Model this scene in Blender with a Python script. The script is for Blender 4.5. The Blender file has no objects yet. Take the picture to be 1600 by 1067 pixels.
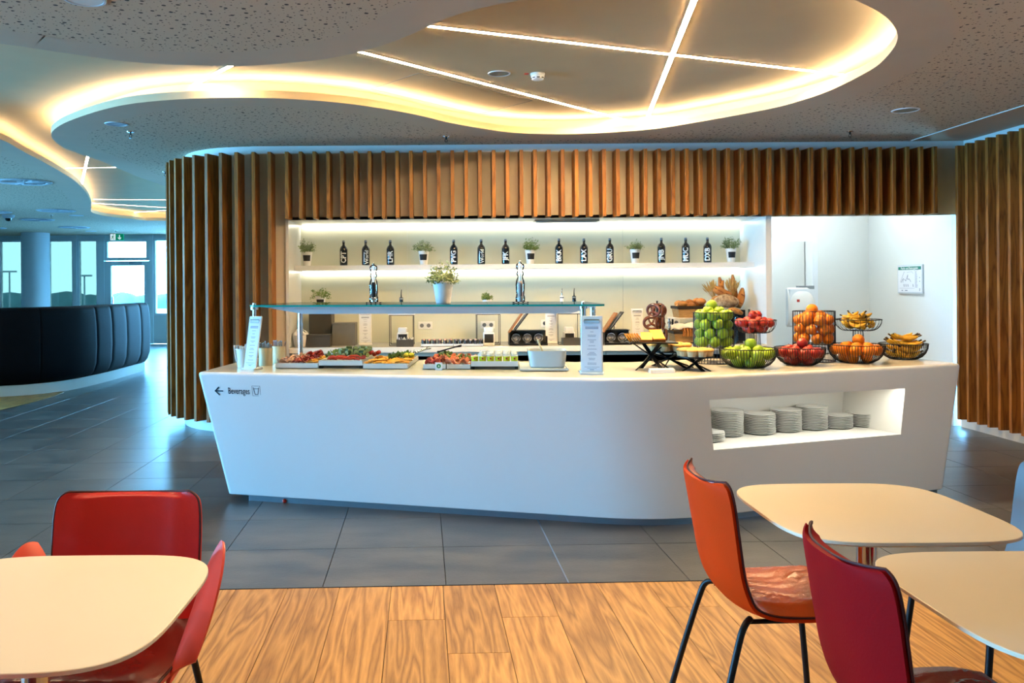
import bpy, bmesh, math, random
from mathutils import Vector, Matrix
from mathutils.geometry import tessellate_polygon

RN = random.Random(11)
PI = math.pi
SC = bpy.context.scene
COL = SC.collection

# ---------------------------------------------------------------- camera
# surveyed from the 60 cm floor tiles: focal length 1304 px, eye 1.456 m above the floor
F, U0, V0, ROLL, EYE = 1304.0, 696.0, 447.0, 0.008, 1.456
cam = bpy.data.cameras.new('camera')
cam.sensor_width = 36.0
cam.lens = F / 1600 * 36
cam.shift_x = (800 - U0) / 1600
cam.shift_y = -(533.5 - V0) / 1600
cam.clip_end = 900
camo = bpy.data.objects.new('camera', cam)
camo.matrix_world = Matrix.Translation((0, 0, EYE)) @ Matrix.Rotation(PI / 2, 4, 'X') @ Matrix.Rotation(-ROLL, 4, 'Z')
COL.objects.link(camo)
SC.camera = camo

# ---------------------------------------------------------------- world, exposure
def lin(c):
    return tuple(((x / 255) / 12.92 if x <= 10 else ((x / 255 + .055) / 1.055) ** 2.4) for x in c)

SKY = (0.16, 0.53, 0.95)
SKY_STRENGTH = 72.0
w = bpy.data.worlds.new('sky')
SC.world = w
w.use_nodes = True
bg = w.node_tree.nodes['Background']
bg.inputs[0].default_value = (*SKY, 1)
bg.inputs[1].default_value = SKY_STRENGTH
SC.view_settings.view_transform = 'Standard'
SC.view_settings.look = 'None'
SC.view_settings.exposure = 0.0
SC.view_settings.gamma = 1.0
SC.view_settings.use_curve_mapping = False
SC.cycles.adaptive_threshold = 0.06
SC.cycles.max_bounces = 7
SC.cycles.diffuse_bounces = 4
SC.cycles.glossy_bounces = 4
SC.cycles.transmission_bounces = 6
SC.cycles.transparent_max_bounces = 12
SC.cycles.caustics_reflective = False
SC.cycles.caustics_refractive = False
SC.cycles.sample_clamp_indirect = 6
SC.cycles.use_denoising = True

WARM = (1.0, 0.78, 0.50)
LINE = (1.0, 0.68, 0.34)
NEUT = (1.0, 0.90, 0.74)
COLD = (0.78, 0.92, 1.0)
E_LINE, E_COVE, E_NICHE, E_PLATE = 300.0, 95.0, 17.0, 40.0
E_DOWN = 58.0
ZC, ZR = 2.875, 3.05           # lower perforated ceiling, raised ceiling

def lamp(name, kind, loc, energy, color, size=.1, parent=None, **kw):
    l = bpy.data.lights.new(name, kind)
    l.energy = energy
    l.color = color
    if kind == 'AREA':
        l.shape = kw.pop('shape', 'DISK')
        l.size = size
        if 'size_y' in kw: l.size_y = kw.pop('size_y')
        l.spread = kw.pop('spread', PI)
    elif kind == 'SPOT':
        l.shadow_soft_size = size
        l.spot_size = kw.pop('angle', 1.6)
        l.spot_blend = .6
    o = bpy.data.objects.new(name, l)
    COL.objects.link(o)
    o.location = loc
    if parent: o.parent = parent
    return o

# portals steer the sampling of the daylight that enters through the glazed facades (they emit nothing themselves)
for loc, rot, sx, sy in (((-12.62, 2.6, 1.5), (0, -PI/2, 0), 2.5, 7.2), ((-12.62, 10.65, 1.5), (0, -PI/2, 0), 2.5, 3.5), ((-7.75, 22.3, 1.45), (-PI/2, 0, 0), 9.8, 2.8)):
    po = lamp('daylight_portal', 'AREA', loc, 1.0, (1, 1, 1), sx, None, shape='RECTANGLE', size_y=sy)
    po.data.cycles.is_portal = True
    po.rotation_euler = rot

# ---------------------------------------------------------------- helpers
def pix(u, v):
    du, dv = u - U0, v - V0
    return du - ROLL * dv, dv + ROLL * du
def at(u, v, Y):
    a, b = pix(u, v)
    return Vector((a / F * Y, Y, EYE - b / F * Y))
def on(u, v, z):
    a, b = pix(u, v)
    Y = (EYE - z) * F / b
    return Vector((a / F * Y, Y, z))

MATS = {}
def M(name, col, rough=.5, metal=0., spec=.5, var=0., vscale=8., bump=0., bscale=40., coat=0., emit=None, es=1., trans=0., ior=1.45, col2=None, obj=False, stretch=None, alpha=1.):
    m = bpy.data.materials.new(name)
    m.use_nodes = True
    nt = m.node_tree
    b = nt.nodes['Principled BSDF']
    c = (*lin(col), 1)
    b.inputs['Base Color'].default_value = c
    b.inputs['Roughness'].default_value = rough
    b.inputs['Metallic'].default_value = metal
    b.inputs['Specular IOR Level'].default_value = spec
    b.inputs['IOR'].default_value = ior
    b.inputs['Coat Weight'].default_value = coat
    b.inputs['Coat Roughness'].default_value = .08
    b.inputs['Transmission Weight'].default_value = trans
    b.inputs['Alpha'].default_value = alpha
    if emit:
        b.inputs['Emission Color'].default_value = (*emit, 1)
        b.inputs['Emission Strength'].default_value = es
    if var or bump:
        tc = nt.nodes.new('ShaderNodeTexCoord')
        src = tc.outputs['Object']
        if stretch:
            mp = nt.nodes.new('ShaderNodeMapping')
            mp.inputs['Scale'].default_value = stretch
            nt.links.new(src, mp.inputs[0]); src = mp.outputs[0]
    if var:
        n = nt.nodes.new('ShaderNodeTexNoise'); n.inputs['Scale'].default_value = vscale; n.inputs['Detail'].default_value = 4
        nt.links.new(src, n.inputs['Vector'])
        r = nt.nodes.new('ShaderNodeValToRGB')
        r.color_ramp.elements[0].position = .3; r.color_ramp.elements[1].position = .7
        c2 = lin(col2) if col2 else tuple(max(0, x * (1 - var)) for x in c[:3])
        r.color_ramp.elements[0].color = (*c2, 1)
        r.color_ramp.elements[1].color = c
        nt.links.new(n.outputs['Fac'], r.inputs[0])
        out = r.outputs[0]
        if obj:
            oi = nt.nodes.new('ShaderNodeObjectInfo')
            hs = nt.nodes.new('ShaderNodeHueSaturation')
            mr = nt.nodes.new('ShaderNodeMapRange')
            mr.inputs['To Min'].default_value = 1 - obj; mr.inputs['To Max'].default_value = 1 + obj
            nt.links.new(oi.outputs['Random'], mr.inputs[0])
            nt.links.new(mr.outputs[0], hs.inputs['Value'])
            nt.links.new(out, hs.inputs['Color']); out = hs.outputs[0]
        nt.links.new(out, b.inputs['Base Color'])
    if bump:
        n = nt.nodes.new('ShaderNodeTexNoise'); n.inputs['Scale'].default_value = bscale; n.inputs['Detail'].default_value = 3
        nt.links.new(src, n.inputs['Vector'])
        bp = nt.nodes.new('ShaderNodeBump'); bp.inputs['Strength'].default_value = bump; bp.inputs['Distance'].default_value = .02
        nt.links.new(n.outputs['Fac'], bp.inputs['Height'])
        nt.links.new(bp.outputs[0], b.inputs['Normal'])
    MATS[name] = m
    return m

def emitmat(name, col, s):
    m = bpy.data.materials.new(name); m.use_nodes = True
    nt = m.node_tree; nt.nodes.clear()
    e = nt.nodes.new('ShaderNodeEmission'); e.inputs[0].default_value = (*col, 1); e.inputs[1].default_value = s
    o = nt.nodes.new('ShaderNodeOutputMaterial'); nt.links.new(e.outputs[0], o.inputs[0])
    MATS[name] = m
    return m

def glassmat(name, tint, refl=.08, rough=.02):
    m = bpy.data.materials.new(name); m.use_nodes = True
    nt = m.node_tree; nt.nodes.clear()
    t = nt.nodes.new('ShaderNodeBsdfTransparent'); t.inputs[0].default_value = (*tint, 1)
    g = nt.nodes.new('ShaderNodeBsdfGlossy'); g.inputs['Roughness'].default_value = rough
    lw = nt.nodes.new('ShaderNodeFresnel'); lw.inputs['IOR'].default_value = 1.45
    mx = nt.nodes.new('ShaderNodeMixShader')
    nt.links.new(lw.outputs[0], mx.inputs[0])
    nt.links.new(t.outputs[0], mx.inputs[1]); nt.links.new(g.outputs[0], mx.inputs[2])
    o = nt.nodes.new('ShaderNodeOutputMaterial'); nt.links.new(mx.outputs[0], o.inputs[0])
    MATS[name] = m
    return m

class MB:
    def __init__(s, mat=None):
        s.v = []; s.f = []; s.x = mat
    def add(s, vs, fs):
        o = len(s.v)
        for p in vs:
            p = Vector(p)
            s.v.append(tuple(s.x @ p) if s.x else tuple(p))
        for f in fs: s.f.append(tuple(i + o for i in f))
        return s
    def box(s, lo, hi):
        x0, y0, z0 = lo; x1, y1, z1 = hi
        return s.add([(x0,y0,z0),(x1,y0,z0),(x1,y1,z0),(x0,y1,z0),(x0,y0,z1),(x1,y0,z1),(x1,y1,z1),(x0,y1,z1)],
                     [(0,3,2,1),(4,5,6,7),(0,1,5,4),(1,2,6,5),(2,3,7,6),(3,0,4,7)])
    def bbox(s, lo, hi, b=.003):
        # box with bevelled vertical and top edges
        x0, y0, z0 = lo; x1, y1, z1 = hi
        def ring(i, z): return [(x0+i+b,y0+i,z),(x1-i-b,y0+i,z),(x1-i,y0+i+b,z),(x1-i,y1-i-b,z),(x1-i-b,y1-i,z),(x0+i+b,y1-i,z),(x0+i,y1-i-b,z),(x0+i,y0+i+b,z)]
        vs = ring(b*.6, z0) + ring(0, z0+b) + ring(0, z1-b) + ring(b*.6, z1)
        fs = [tuple(range(7,-1,-1)), tuple(range(24,32))]
        for k in range(3):
            for i in range(8):
                j = (i+1) % 8
                fs.append((k*8+i, k*8+j, k*8+8+j, k*8+8+i))
        return s.add(vs, fs)
    def lathe(s, prof, n=24, c=(0,0,0), sx=1., sy=1.):
        vs = []; fs = []; cx, cy, cz = c
        for r, z in prof:
            for i in range(n):
                a = 2*PI*i/n
                vs.append((cx + r*math.cos(a)*sx, cy + r*math.sin(a)*sy, cz + z))
        for k in range(len(prof)-1):
            for i in range(n):
                j = (i+1) % n
                fs.append((k*n+i, k*n+j, k*n+n+j, k*n+n+i))
        if prof[0][0] > 1e-6: fs.append(tuple(range(n-1,-1,-1)))
        if prof[-1][0] > 1e-6: fs.append(tuple((len(prof)-1)*n + i for i in range(n)))
        return s.add(vs, fs)
    def tube(s, pts, r, n=8, caps=True, closed=False):
        pts = [Vector(p) for p in pts]
        m = len(pts)
        rs = r if isinstance(r, (list, tuple)) else [r]*m
        vs = []; fs = []; up = None
        for k in range(m):
            if closed: t = pts[(k+1) % m] - pts[k-1]
            else: t = pts[min(k+1, m-1)] - pts[max(k-1, 0)]
            t = t.normalized()
            if up is None:
                up = Vector((0,0,1)) if abs(t.z) < .9 else Vector((1,0,0))
            a = up - t*up.dot(t)
            if a.length < 1e-6: a = t.orthogonal()
            a.normalize(); up = a
            b = t.cross(a)
            for i in range(n):
                q = 2*PI*i/n
                vs.append(pts[k] + a*math.cos(q)*rs[k] + b*math.sin(q)*rs[k])
        for k in range(m if closed else m-1):
            k2 = (k+1) % m
            for i in range(n):
                j = (i+1) % n
                fs.append((k*n+i, k*n+j, k2*n+j, k2*n+i))
        if caps and not closed:
            fs.append(tuple(range(n-1,-1,-1))); fs.append(tuple((m-1)*n+i for i in range(n)))
        return s.add(vs, fs)
    def prism(s, poly, z0, z1):
        n = len(poly)
        vs = [(x,y,z0) for x,y in poly] + [(x,y,z1) for x,y in poly]
        fs = [tuple(range(n-1,-1,-1)), tuple(range(n,2*n))]
        for i in range(n):
            j = (i+1) % n
            fs.append((i,j,n+j,n+i))
        return s.add(vs, fs)
    def prismx(s, poly, x0, x1):
        # polygon in (y,z), extruded along x
        n = len(poly)
        vs = [(x0,y,z) for y,z in poly] + [(x1,y,z) for y,z in poly]
        fs = [tuple(range(n-1,-1,-1)), tuple(range(n,2*n))]
        for i in range(n):
            j = (i+1) % n
            fs.append((i,j,n+j,n+i))
        return s.add(vs, fs)
    def sphere(s, c, r, nu=12, nv=8, sc=(1,1,1)):
        prof = [(r*math.sin(PI*k/nv) if 0 < k < nv else 0., -r*math.cos(PI*k/nv)*sc[2]) for k in range(nv+1)]
        return s.lathe(prof, nu, c, sc[0], sc[1])
    def grid(s, fn, nu, nv, wrapu=False):
        vs = [fn(i/nu, j/nv) for i in range(nu + (0 if wrapu else 1)) for j in range(nv+1)]
        fs = []
        m = nu if wrapu else nu
        cnt = nu if wrapu else nu + 1
        for i in range(m):
            i2 = (i+1) % cnt
            for j in range(nv):
                fs.append((i*(nv+1)+j, i2*(nv+1)+j, i2*(nv+1)+j+1, i*(nv+1)+j+1))
        return s.add(vs, fs)
    def sheet(s, fn, nu, nv, th):
        # thick closed sheet from fn(u,v); thickness along the grid normal
        P = [[Vector(fn(i/nu, j/nv)) for j in range(nv+1)] for i in range(nu+1)]
        N = [[None]*(nv+1) for _ in range(nu+1)]
        for i in range(nu+1):
            for j in range(nv+1):
                a = P[min(i+1,nu)][j] - P[max(i-1,0)][j]
                b = P[i][min(j+1,nv)] - P[i][max(j-1,0)]
                c = a.cross(b)
                N[i][j] = c.normalized() if c.length > 1e-9 else Vector((0,0,1))
        vs = [P[i][j] for i in range(nu+1) for j in range(nv+1)]
        o = len(vs)
        for i in range(nu+1):
            for j in range(nv+1):
                t = th(i/nu, j/nv) if callable(th) else th
                vs.append(P[i][j] + N[i][j]*t)
        fs = []
        q = nv+1
        for i in range(nu):
            for j in range(nv):
                fs.append((i*q+j, i*q+j+1, (i+1)*q+j+1, (i+1)*q+j))
                fs.append((o+i*q+j, o+(i+1)*q+j, o+(i+1)*q+j+1, o+i*q+j+1))
        for i in range(nu):
            fs.append((i*q, (i+1)*q, o+(i+1)*q, o+i*q))
            fs.append(((i+1)*q+nv, i*q+nv, o+i*q+nv, o+(i+1)*q+nv))
        for j in range(nv):
            fs.append((j+1, j, o+j, o+j+1))
            fs.append((nu*q+j, nu*q+j+1, o+nu*q+j+1, o+nu*q+j))
        return s.add(vs, fs)
    def mesh(s, name, mat, smooth=None):
        me = bpy.data.meshes.new(name)
        me.from_pydata(s.v, [], s.f)
        if mat: me.materials.append(MATS[mat] if isinstance(mat, str) else mat)
        if smooth is not None:
            me.polygons.foreach_set('use_smooth', [True]*len(me.polygons))
            if smooth < 180: me.set_sharp_from_angle(angle=math.radians(smooth))
        me.update()
        return me
    def build(s, name, mat, parent=None, smooth=None, loc=None, rz=0):
        o = bpy.data.objects.new(name, s.mesh(name, mat, smooth))
        COL.objects.link(o)
        if parent: o.parent = parent
        if loc is not None: o.location = loc
        if rz: o.rotation_euler = (0,0,rz)
        return o

def link_mesh(name, me, parent=None, loc=None, rz=0, rot=None, scale=None):
    o = bpy.data.objects.new(name, me); COL.objects.link(o)
    if parent: o.parent = parent
    if loc is not None: o.location = loc
    if rz: o.rotation_euler = (0,0,rz)
    if rot is not None: o.rotation_euler = rot
    if scale is not None: o.scale = scale if isinstance(scale, (tuple, list)) else (scale,)*3
    return o
def tag(o, label, cat, group=None):
    o['label'] = label; o['category'] = cat
    if group: o['group'] = group
    return o
def thing(name, label, cat, loc=(0,0,0), rz=0, group=None):
    o = bpy.data.objects.new(name, None); COL.objects.link(o)
    o.empty_display_size = .05
    o.location = loc; o.rotation_euler = (0,0,rz)
    return tag(o, label, cat, group)
def struct(o):
    o['kind'] = 'structure'; return o
def stuff(o):
    o['kind'] = 'stuff'; return o
def dup(root, loc, rz=None, label=None, rot=None, scale=None):
    r = root.copy(); COL.objects.link(r); r.location = loc
    if rz is not None: r.rotation_euler = (0,0,rz)
    if rot is not None: r.rotation_euler = rot
    if scale is not None: r.scale = (scale,)*3
    if label: r['label'] = label
    for ch in root.children:
        c = ch.copy(); COL.objects.link(c); c.parent = r
        for g in ch.children:
            d = g.copy(); COL.objects.link(d); d.parent = c
    return r
class Series:
    # first call places the prototype itself, later calls place copies of it
    def __init__(s, make): s.make = make; s.p = None
    def put(s, loc, rz=0, label=None, rot=None, scale=1.):
        if s.p is None:
            s.p = s.make(); o = s.p
            o.location = loc; o.rotation_euler = rot if rot is not None else (0,0,rz); o.scale = (scale,)*3
            if label: o['label'] = label
        else:
            o = dup(s.p, loc, rz, label, rot, scale)
        return o

def text(sx, size, weight=0., xs=1.):
    cu = bpy.data.curves.new('t', 'FONT'); cu.body = sx; cu.size = size; cu.offset = weight
    cu.align_x = 'CENTER'; cu.align_y = 'CENTER'; cu.resolution_u = 2
    o = bpy.data.objects.new('t', cu); COL.objects.link(o)
    bpy.context.view_layer.update()
    dg = bpy.context.evaluated_depsgraph_get()
    me = bpy.data.meshes.new_from_object(o.evaluated_get(dg))
    vs = [(v.co.x*xs, v.co.y) for v in me.vertices]; fs = [tuple(p.vertices) for p in me.polygons]
    bpy.data.objects.remove(o); bpy.data.curves.remove(cu); bpy.data.meshes.remove(me)
    return vs, fs

def catmull(pts, n=6, closed=False):
    out = []; m = len(pts)
    P = [Vector(p) for p in pts]
    for i in range(m if closed else m-1):
        if closed: a, b, c, d = P[i-1], P[i], P[(i+1) % m], P[(i+2) % m]
        else: a, b, c, d = P[max(i-1,0)], P[i], P[i+1], P[min(i+2,m-1)]
        for k in range(n):
            t = k/n
            out.append(.5*((2*b) + (c-a)*t + (2*a-5*b+4*c-d)*t*t + (3*b-a-3*c+d)*t**3))
    if not closed: out.append(P[-1])
    return out

# ---------------------------------------------------------------- materials
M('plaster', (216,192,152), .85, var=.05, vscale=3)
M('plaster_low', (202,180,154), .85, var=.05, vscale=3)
M('white_wall', (226,228,224), .7, var=.03, vscale=2)
M('cream_panel', (212,198,172), .45, var=.04, vscale=2)
M('white_lacquer', (232,230,224), .28, spec=.5, var=.02, vscale=2)
M('solid_white', (226,228,228), .22, spec=.5, var=.02, vscale=1.5)
M('counter_top', (232,226,212), .08, spec=.6, var=.03, vscale=2)
M('glass_panel_cream', (222,221,198), .05, spec=.5, var=.02, vscale=1)
M('plinth_steel', (150,165,178), .3, .7, var=.1, vscale=20, stretch=(1,1,12))
M('steel', (200,202,205), .22, 1., var=.1, vscale=30, stretch=(1,1,.1))
M('steel_panel', (190,196,204), .2, 1., var=.1, vscale=12, stretch=(.2,1,1))
M('chrome', (225,226,230), .1, 1.)
M('black_metal', (16,16,17), .4, .2, spec=.4)
M('wire_black', (9,9,10), .5, .1)
M('black_print', (20,22,24), .6)
M('dark_blue_print', (8,34,52), .6)
M('white_print', (240,240,240), .6)
M('white_plastic', (238,236,230), .35)
M('cream_cup', (236,208,160), .4)
M('paper', (236,240,246), .7)
M('paper_text', (120,128,150), .8)
M('napkin', (244,240,236), .9, bump=.3, bscale=20)
M('porcelain', (240,240,236), .12, spec=.6)
M('grey_box', (112,108,98), .45, var=.25, vscale=4)
M('dark_box', (70,66,58), .5, var=.2, vscale=4)
M('bottle_black', (12,15,20), .12, spec=.6, coat=.4)
M('leaf', (140,164,80), .6, var=.5, vscale=60, col2=(84,112,44))
M('leaf_grey', (168,182,128), .7, var=.5, vscale=60, col2=(104,124,74))
M('stem_green', (86,98,52), .7)
M('orange_leather', (218,62,10), .6, spec=.06, var=.1, vscale=4, bump=.04, bscale=160)
M('orange_seat', (186,80,34), .26, var=.15, vscale=5, bump=.05, bscale=90)
M('red_leather', (198,34,30), .34, spec=.4, var=.12, vscale=4, bump=.05, bscale=160)
M('red_shell', (214,66,44), .45, var=.08, vscale=5)
M('wine_leather', (150,14,20), .6, spec=.06, var=.08, vscale=4, bump=.04, bscale=160)
M('wine_seat', (120,26,18), .26, var=.15, vscale=5, bump=.05, bscale=90)
M('grey_plastic', (128,134,138), .45, var=.05, vscale=4)
M('seam_dark', (70,14,12), .6)
M('table_top', (236,222,196), .32, var=.03, vscale=3)
M('table_edge', (150,138,124), .5)
M('sofa_leather', (12,11,16), .65, spec=.12, var=.2, vscale=6, bump=.1, bscale=90)
M('window_frame', (196,214,224), .5)
M('column', (190,200,206), .7)
M('exit_green', (0,122,84), .5, emit=lin((0,122,84)), es=.6)
M('exit_white', (240,250,245), .5, emit=(1,1,1), es=.6)
M('sign_green', (20,120,104), .5)
M('green_dot', (18,132,80), .5)
M('red_tag', (190,70,60), .6)
M('oak_light', (190,146,88), .5)
M('green_apple', (160,186,48), .28, var=.25, vscale=14, col2=(126,160,34), obj=.12)
M('red_apple', (150,18,26), .28, var=.5, vscale=16, col2=(176,62,44), obj=.18)
M('orange_peel', (240,132,14), .42, var=.1, vscale=20, bump=.25, bscale=220, obj=.08)
M('banana_peel', (236,186,52), .5, var=.3, vscale=30, col2=(176,126,36), obj=.1)
M('banana_tip', (74,54,24), .7)
M('apple_stem', (78,56,30), .8)
M('cheese', (248,158,30), .55, var=.08, vscale=14, obj=.06)
M('crust', (150,86,34), .7, var=.3, vscale=20)
M('cake_top', (236,178,92), .7, var=.25, vscale=40, obj=.08)
M('paper_cup', (226,190,140), .7, var=.08, vscale=12)
M('pretzel', (120,58,22), .35, var=.4, vscale=16, col2=(74,30,10))
M('pretzel_split', (232,204,160), .8)
M('bread', (196,134,66), .7, var=.4, vscale=14, col2=(150,90,38), obj=.12)
M('bread_dark', (104,66,38), .8, var=.6, vscale=26, col2=(206,180,140))
M('straw', (196,160,92), .8, var=.3, vscale=30)
M('basket', (190,150,98), .8, var=.4, vscale=60, stretch=(.3,.3,3), bump=.5, bscale=80)
M('basket_rim', (36,26,20), .7)
M('cloth', (232,228,220), .9, bump=.4, bscale=14)
M('ham', (246,190,158), .5, var=.25, vscale=24, obj=.1)
M('salami', (186,56,46), .5, var=.35, vscale=30, obj=.12)
M('cheddar', (250,176,66), .5, var=.1, vscale=20, obj=.08)
M('cucumber', (58,86,34), .4, var=.3, vscale=20, obj=.15)
M('cucumber_flesh', (186,204,138), .5, var=.1, vscale=30)
M('tomato', (190,46,30), .3, var=.15, vscale=20, obj=.12)
M('pepper_strip', (206,60,40), .35, obj=.12, var=.1)
M('salmon', (236,130,90), .45, var=.25, vscale=26, obj=.1)
M('lemon', (226,216,70), .45, var=.1)
M('yellow_cup', (236,226,40), .4, var=.1, vscale=10)
M('foil', (232,232,228), .35)
M('red_print', (180,50,40), .6)
M('pink_jelly', (226,176,158), .25, var=.3, vscale=30, obj=.08)
M('berry_jelly', (214,196,192), .25, var=.6, vscale=40, col2=(90,40,50), obj=.08)
M('peppercorn', (30,22,18), .6)
M('pink_salt', (236,196,180), .5)
M('acrylic', (245,248,250), .04, trans=.9, ior=1.35)
M('wood_board', (176,110,56), .5, var=.3, vscale=14, stretch=(1,1,.2))
M('socket_white', (240,236,224), .4)
M('socket_hole', (120,120,118), .5)
M('cabinet_front', (206,198,180), .4)
M('cabinet_steel', (150,172,186), .3, .5)
M('door_white', (232,238,242), .45)
M('grout', (30,31,32), .9)
M('camera_black', (10,10,12), .2)
M('speaker_grille', (150,138,116), .8, bump=.4, bscale=600)
M('diffuser', (205,215,222), .5)
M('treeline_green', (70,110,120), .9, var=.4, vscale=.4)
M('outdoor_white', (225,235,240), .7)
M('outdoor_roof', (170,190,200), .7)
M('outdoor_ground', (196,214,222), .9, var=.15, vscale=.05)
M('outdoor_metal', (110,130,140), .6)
glassmat('window_glass', (.92,.95,.96))
glassmat('dimmed_glass', (.20,.168,.13))  # dark tint added to bring down the sky brightness seen through the far panes
glassmat('door_glass', (.78,.80,.80))
def guard_glass():
    return glassmat('guard_glass', (.90,.97,.95))
guard_glass()
M('beam_steel', (214,222,230), .32, .15, var=.12, vscale=10, stretch=(.15,1,1))
glassmat('clear_acrylic', (.93,.95,.96))
M('glass_edge', (30,150,140), .1, spec=.6, emit=None)
emitmat('led_line', LINE, E_LINE)
emitmat('led_line_far', NEUT, 14.)
emitmat('led_cove', WARM, E_COVE)
emitmat('led_cove_far', WARM, E_COVE*.45)
emitmat('led_niche', (1.0,.95,.80), E_NICHE)
emitmat('led_plate', (1.0,.97,.84), E_PLATE)
emitmat('led_panel', COLD, 36.)
emitmat('led_down', (1.0,.80,.55), 25.)

def mat_perforated():
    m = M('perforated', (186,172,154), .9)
    nt = m.node_tree; b = nt.nodes['Principled BSDF']
    tc = nt.nodes.new('ShaderNodeTexCoord')
    last = None
    for sc, r0, r1, ph in ((13., .05, .155, 0.), (26., .02, .14, 5.3)):
        mp = nt.nodes.new('ShaderNodeMapping'); mp.inputs['Location'].default_value = (ph, ph*.7, 0)
        nt.links.new(tc.outputs['Object'], mp.inputs[0])
        vo = nt.nodes.new('ShaderNodeTexVoronoi'); vo.voronoi_dimensions = '2D'; vo.inputs['Scale'].default_value = sc
        vo.inputs['Randomness'].default_value = .85
        nt.links.new(mp.outputs[0], vo.inputs['Vector'])
        sp = nt.nodes.new('ShaderNodeSeparateColor'); nt.links.new(vo.outputs['Color'], sp.inputs[0])
        mr = nt.nodes.new('ShaderNodeMapRange'); mr.inputs['To Min'].default_value = r0; mr.inputs['To Max'].default_value = r1
        nt.links.new(sp.outputs[0], mr.inputs[0])
        lt = nt.nodes.new('ShaderNodeMath'); lt.operation = 'LESS_THAN'
        nt.links.new(vo.outputs['Distance'], lt.inputs[0]); nt.links.new(mr.outputs[0], lt.inputs[1])
        if last is None: last = lt
        else:
            mx = nt.nodes.new('ShaderNodeMath'); mx.operation = 'MAXIMUM'
            nt.links.new(last.outputs[0], mx.inputs[0]); nt.links.new(lt.outputs[0], mx.inputs[1]); last = mx
    mix = nt.nodes.new('ShaderNodeMix'); mix.data_type = 'RGBA'
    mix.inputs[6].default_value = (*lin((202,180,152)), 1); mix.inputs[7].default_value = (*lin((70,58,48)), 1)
    nt.links.new(last.outputs[0], mix.inputs[0]); nt.links.new(mix.outputs[2], b.inputs['Base Color'])
mat_perforated()

def mat_tile(name, grid=False):
    m = M(name, (84,88,92), .34, spec=.8)
    nt = m.node_tree; b = nt.nodes['Principled BSDF']
    ge = nt.nodes.new('ShaderNodeNewGeometry')
    oi = nt.nodes.new('ShaderNodeObjectInfo')
    mp = nt.nodes.new('ShaderNodeMapping'); mp.inputs['Scale'].default_value = (1.6, 4.2, 1)
    nt.links.new(ge.outputs['Position'], mp.inputs[0])
    n = nt.nodes.new('ShaderNodeTexNoise'); n.inputs['Scale'].default_value = 1.3; n.inputs['Detail'].default_value = 7; n.inputs['Roughness'].default_value = .62
    nt.links.new(mp.outputs[0], n.inputs['Vector'])
    r = nt.nodes.new('ShaderNodeValToRGB')
    r.color_ramp.elements[0].position = .32; r.color_ramp.elements[1].position = .72
    r.color_ramp.elements[0].color = (*lin((52,54,56)), 1); r.color_ramp.elements[1].color = (*lin((98,96,92)), 1)
    nt.links.new(n.outputs['Fac'], r.inputs[0])
    hs = nt.nodes.new('ShaderNodeHueSaturation')
    mr = nt.nodes.new('ShaderNodeMapRange'); mr.inputs['To Min'].default_value = .86; mr.inputs['To Max'].default_value = 1.12
    nt.links.new(oi.outputs['Random'], mr.inputs[0]); nt.links.new(mr.outputs[0], hs.inputs['Value'])
    nt.links.new(r.outputs[0], hs.inputs['Color'])
    out = hs.outputs[0]
    if grid:
        mp2 = nt.nodes.new('ShaderNodeMapping'); mp2.inputs['Rotation'].default_value = (0,0,-math.radians(1.6))
        nt.links.new(ge.outputs['Position'], mp2.inputs[0])
        br = nt.nodes.new('ShaderNodeTexBrick'); br.offset = 0; br.inputs['Scale'].default_value = 1
        br.inputs['Brick Width'].default_value = .6; br.inputs['Row Height'].default_value = .6; br.inputs['Mortar Size'].default_value = .004
        br.inputs['Color2'].default_value = (.75,.75,.75,1); br.inputs['Mortar'].default_value = (.3,.3,.3,1); br.inputs['Color1'].default_value = (1,1,1,1)
        nt.links.new(mp2.outputs[0], br.inputs['Vector'])
        mu = nt.nodes.new('ShaderNodeMix'); mu.data_type = 'RGBA'; mu.blend_type = 'MULTIPLY'; mu.inputs[0].default_value = 1
        nt.links.new(out, mu.inputs[6]); nt.links.new(br.outputs['Color'], mu.inputs[7]); out = mu.outputs[2]
    nt.links.new(out, b.inputs['Base Color'])
    mr2 = nt.nodes.new('ShaderNodeMapRange'); mr2.inputs['To Min'].default_value = .24; mr2.inputs['To Max'].default_value = .38
    nt.links.new(n.outputs['Fac'], mr2.inputs[0]); nt.links.new(mr2.outputs[0], b.inputs['Roughness'])
    n2 = nt.nodes.new('ShaderNodeTexNoise'); n2.inputs['Scale'].default_value = 30; n2.inputs['Detail'].default_value = 3
    nt.links.new(mp.outputs[0], n2.inputs['Vector'])
    bp = nt.nodes.new('ShaderNodeBump'); bp.inputs['Strength'].default_value = .12; bp.inputs['Distance'].default_value = .01
    nt.links.new(n2.outputs['Fac'], bp.inputs['Height']); nt.links.new(bp.outputs[0], b.inputs['Normal'])
mat_tile('tile'); mat_tile('tile_far', True)

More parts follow.
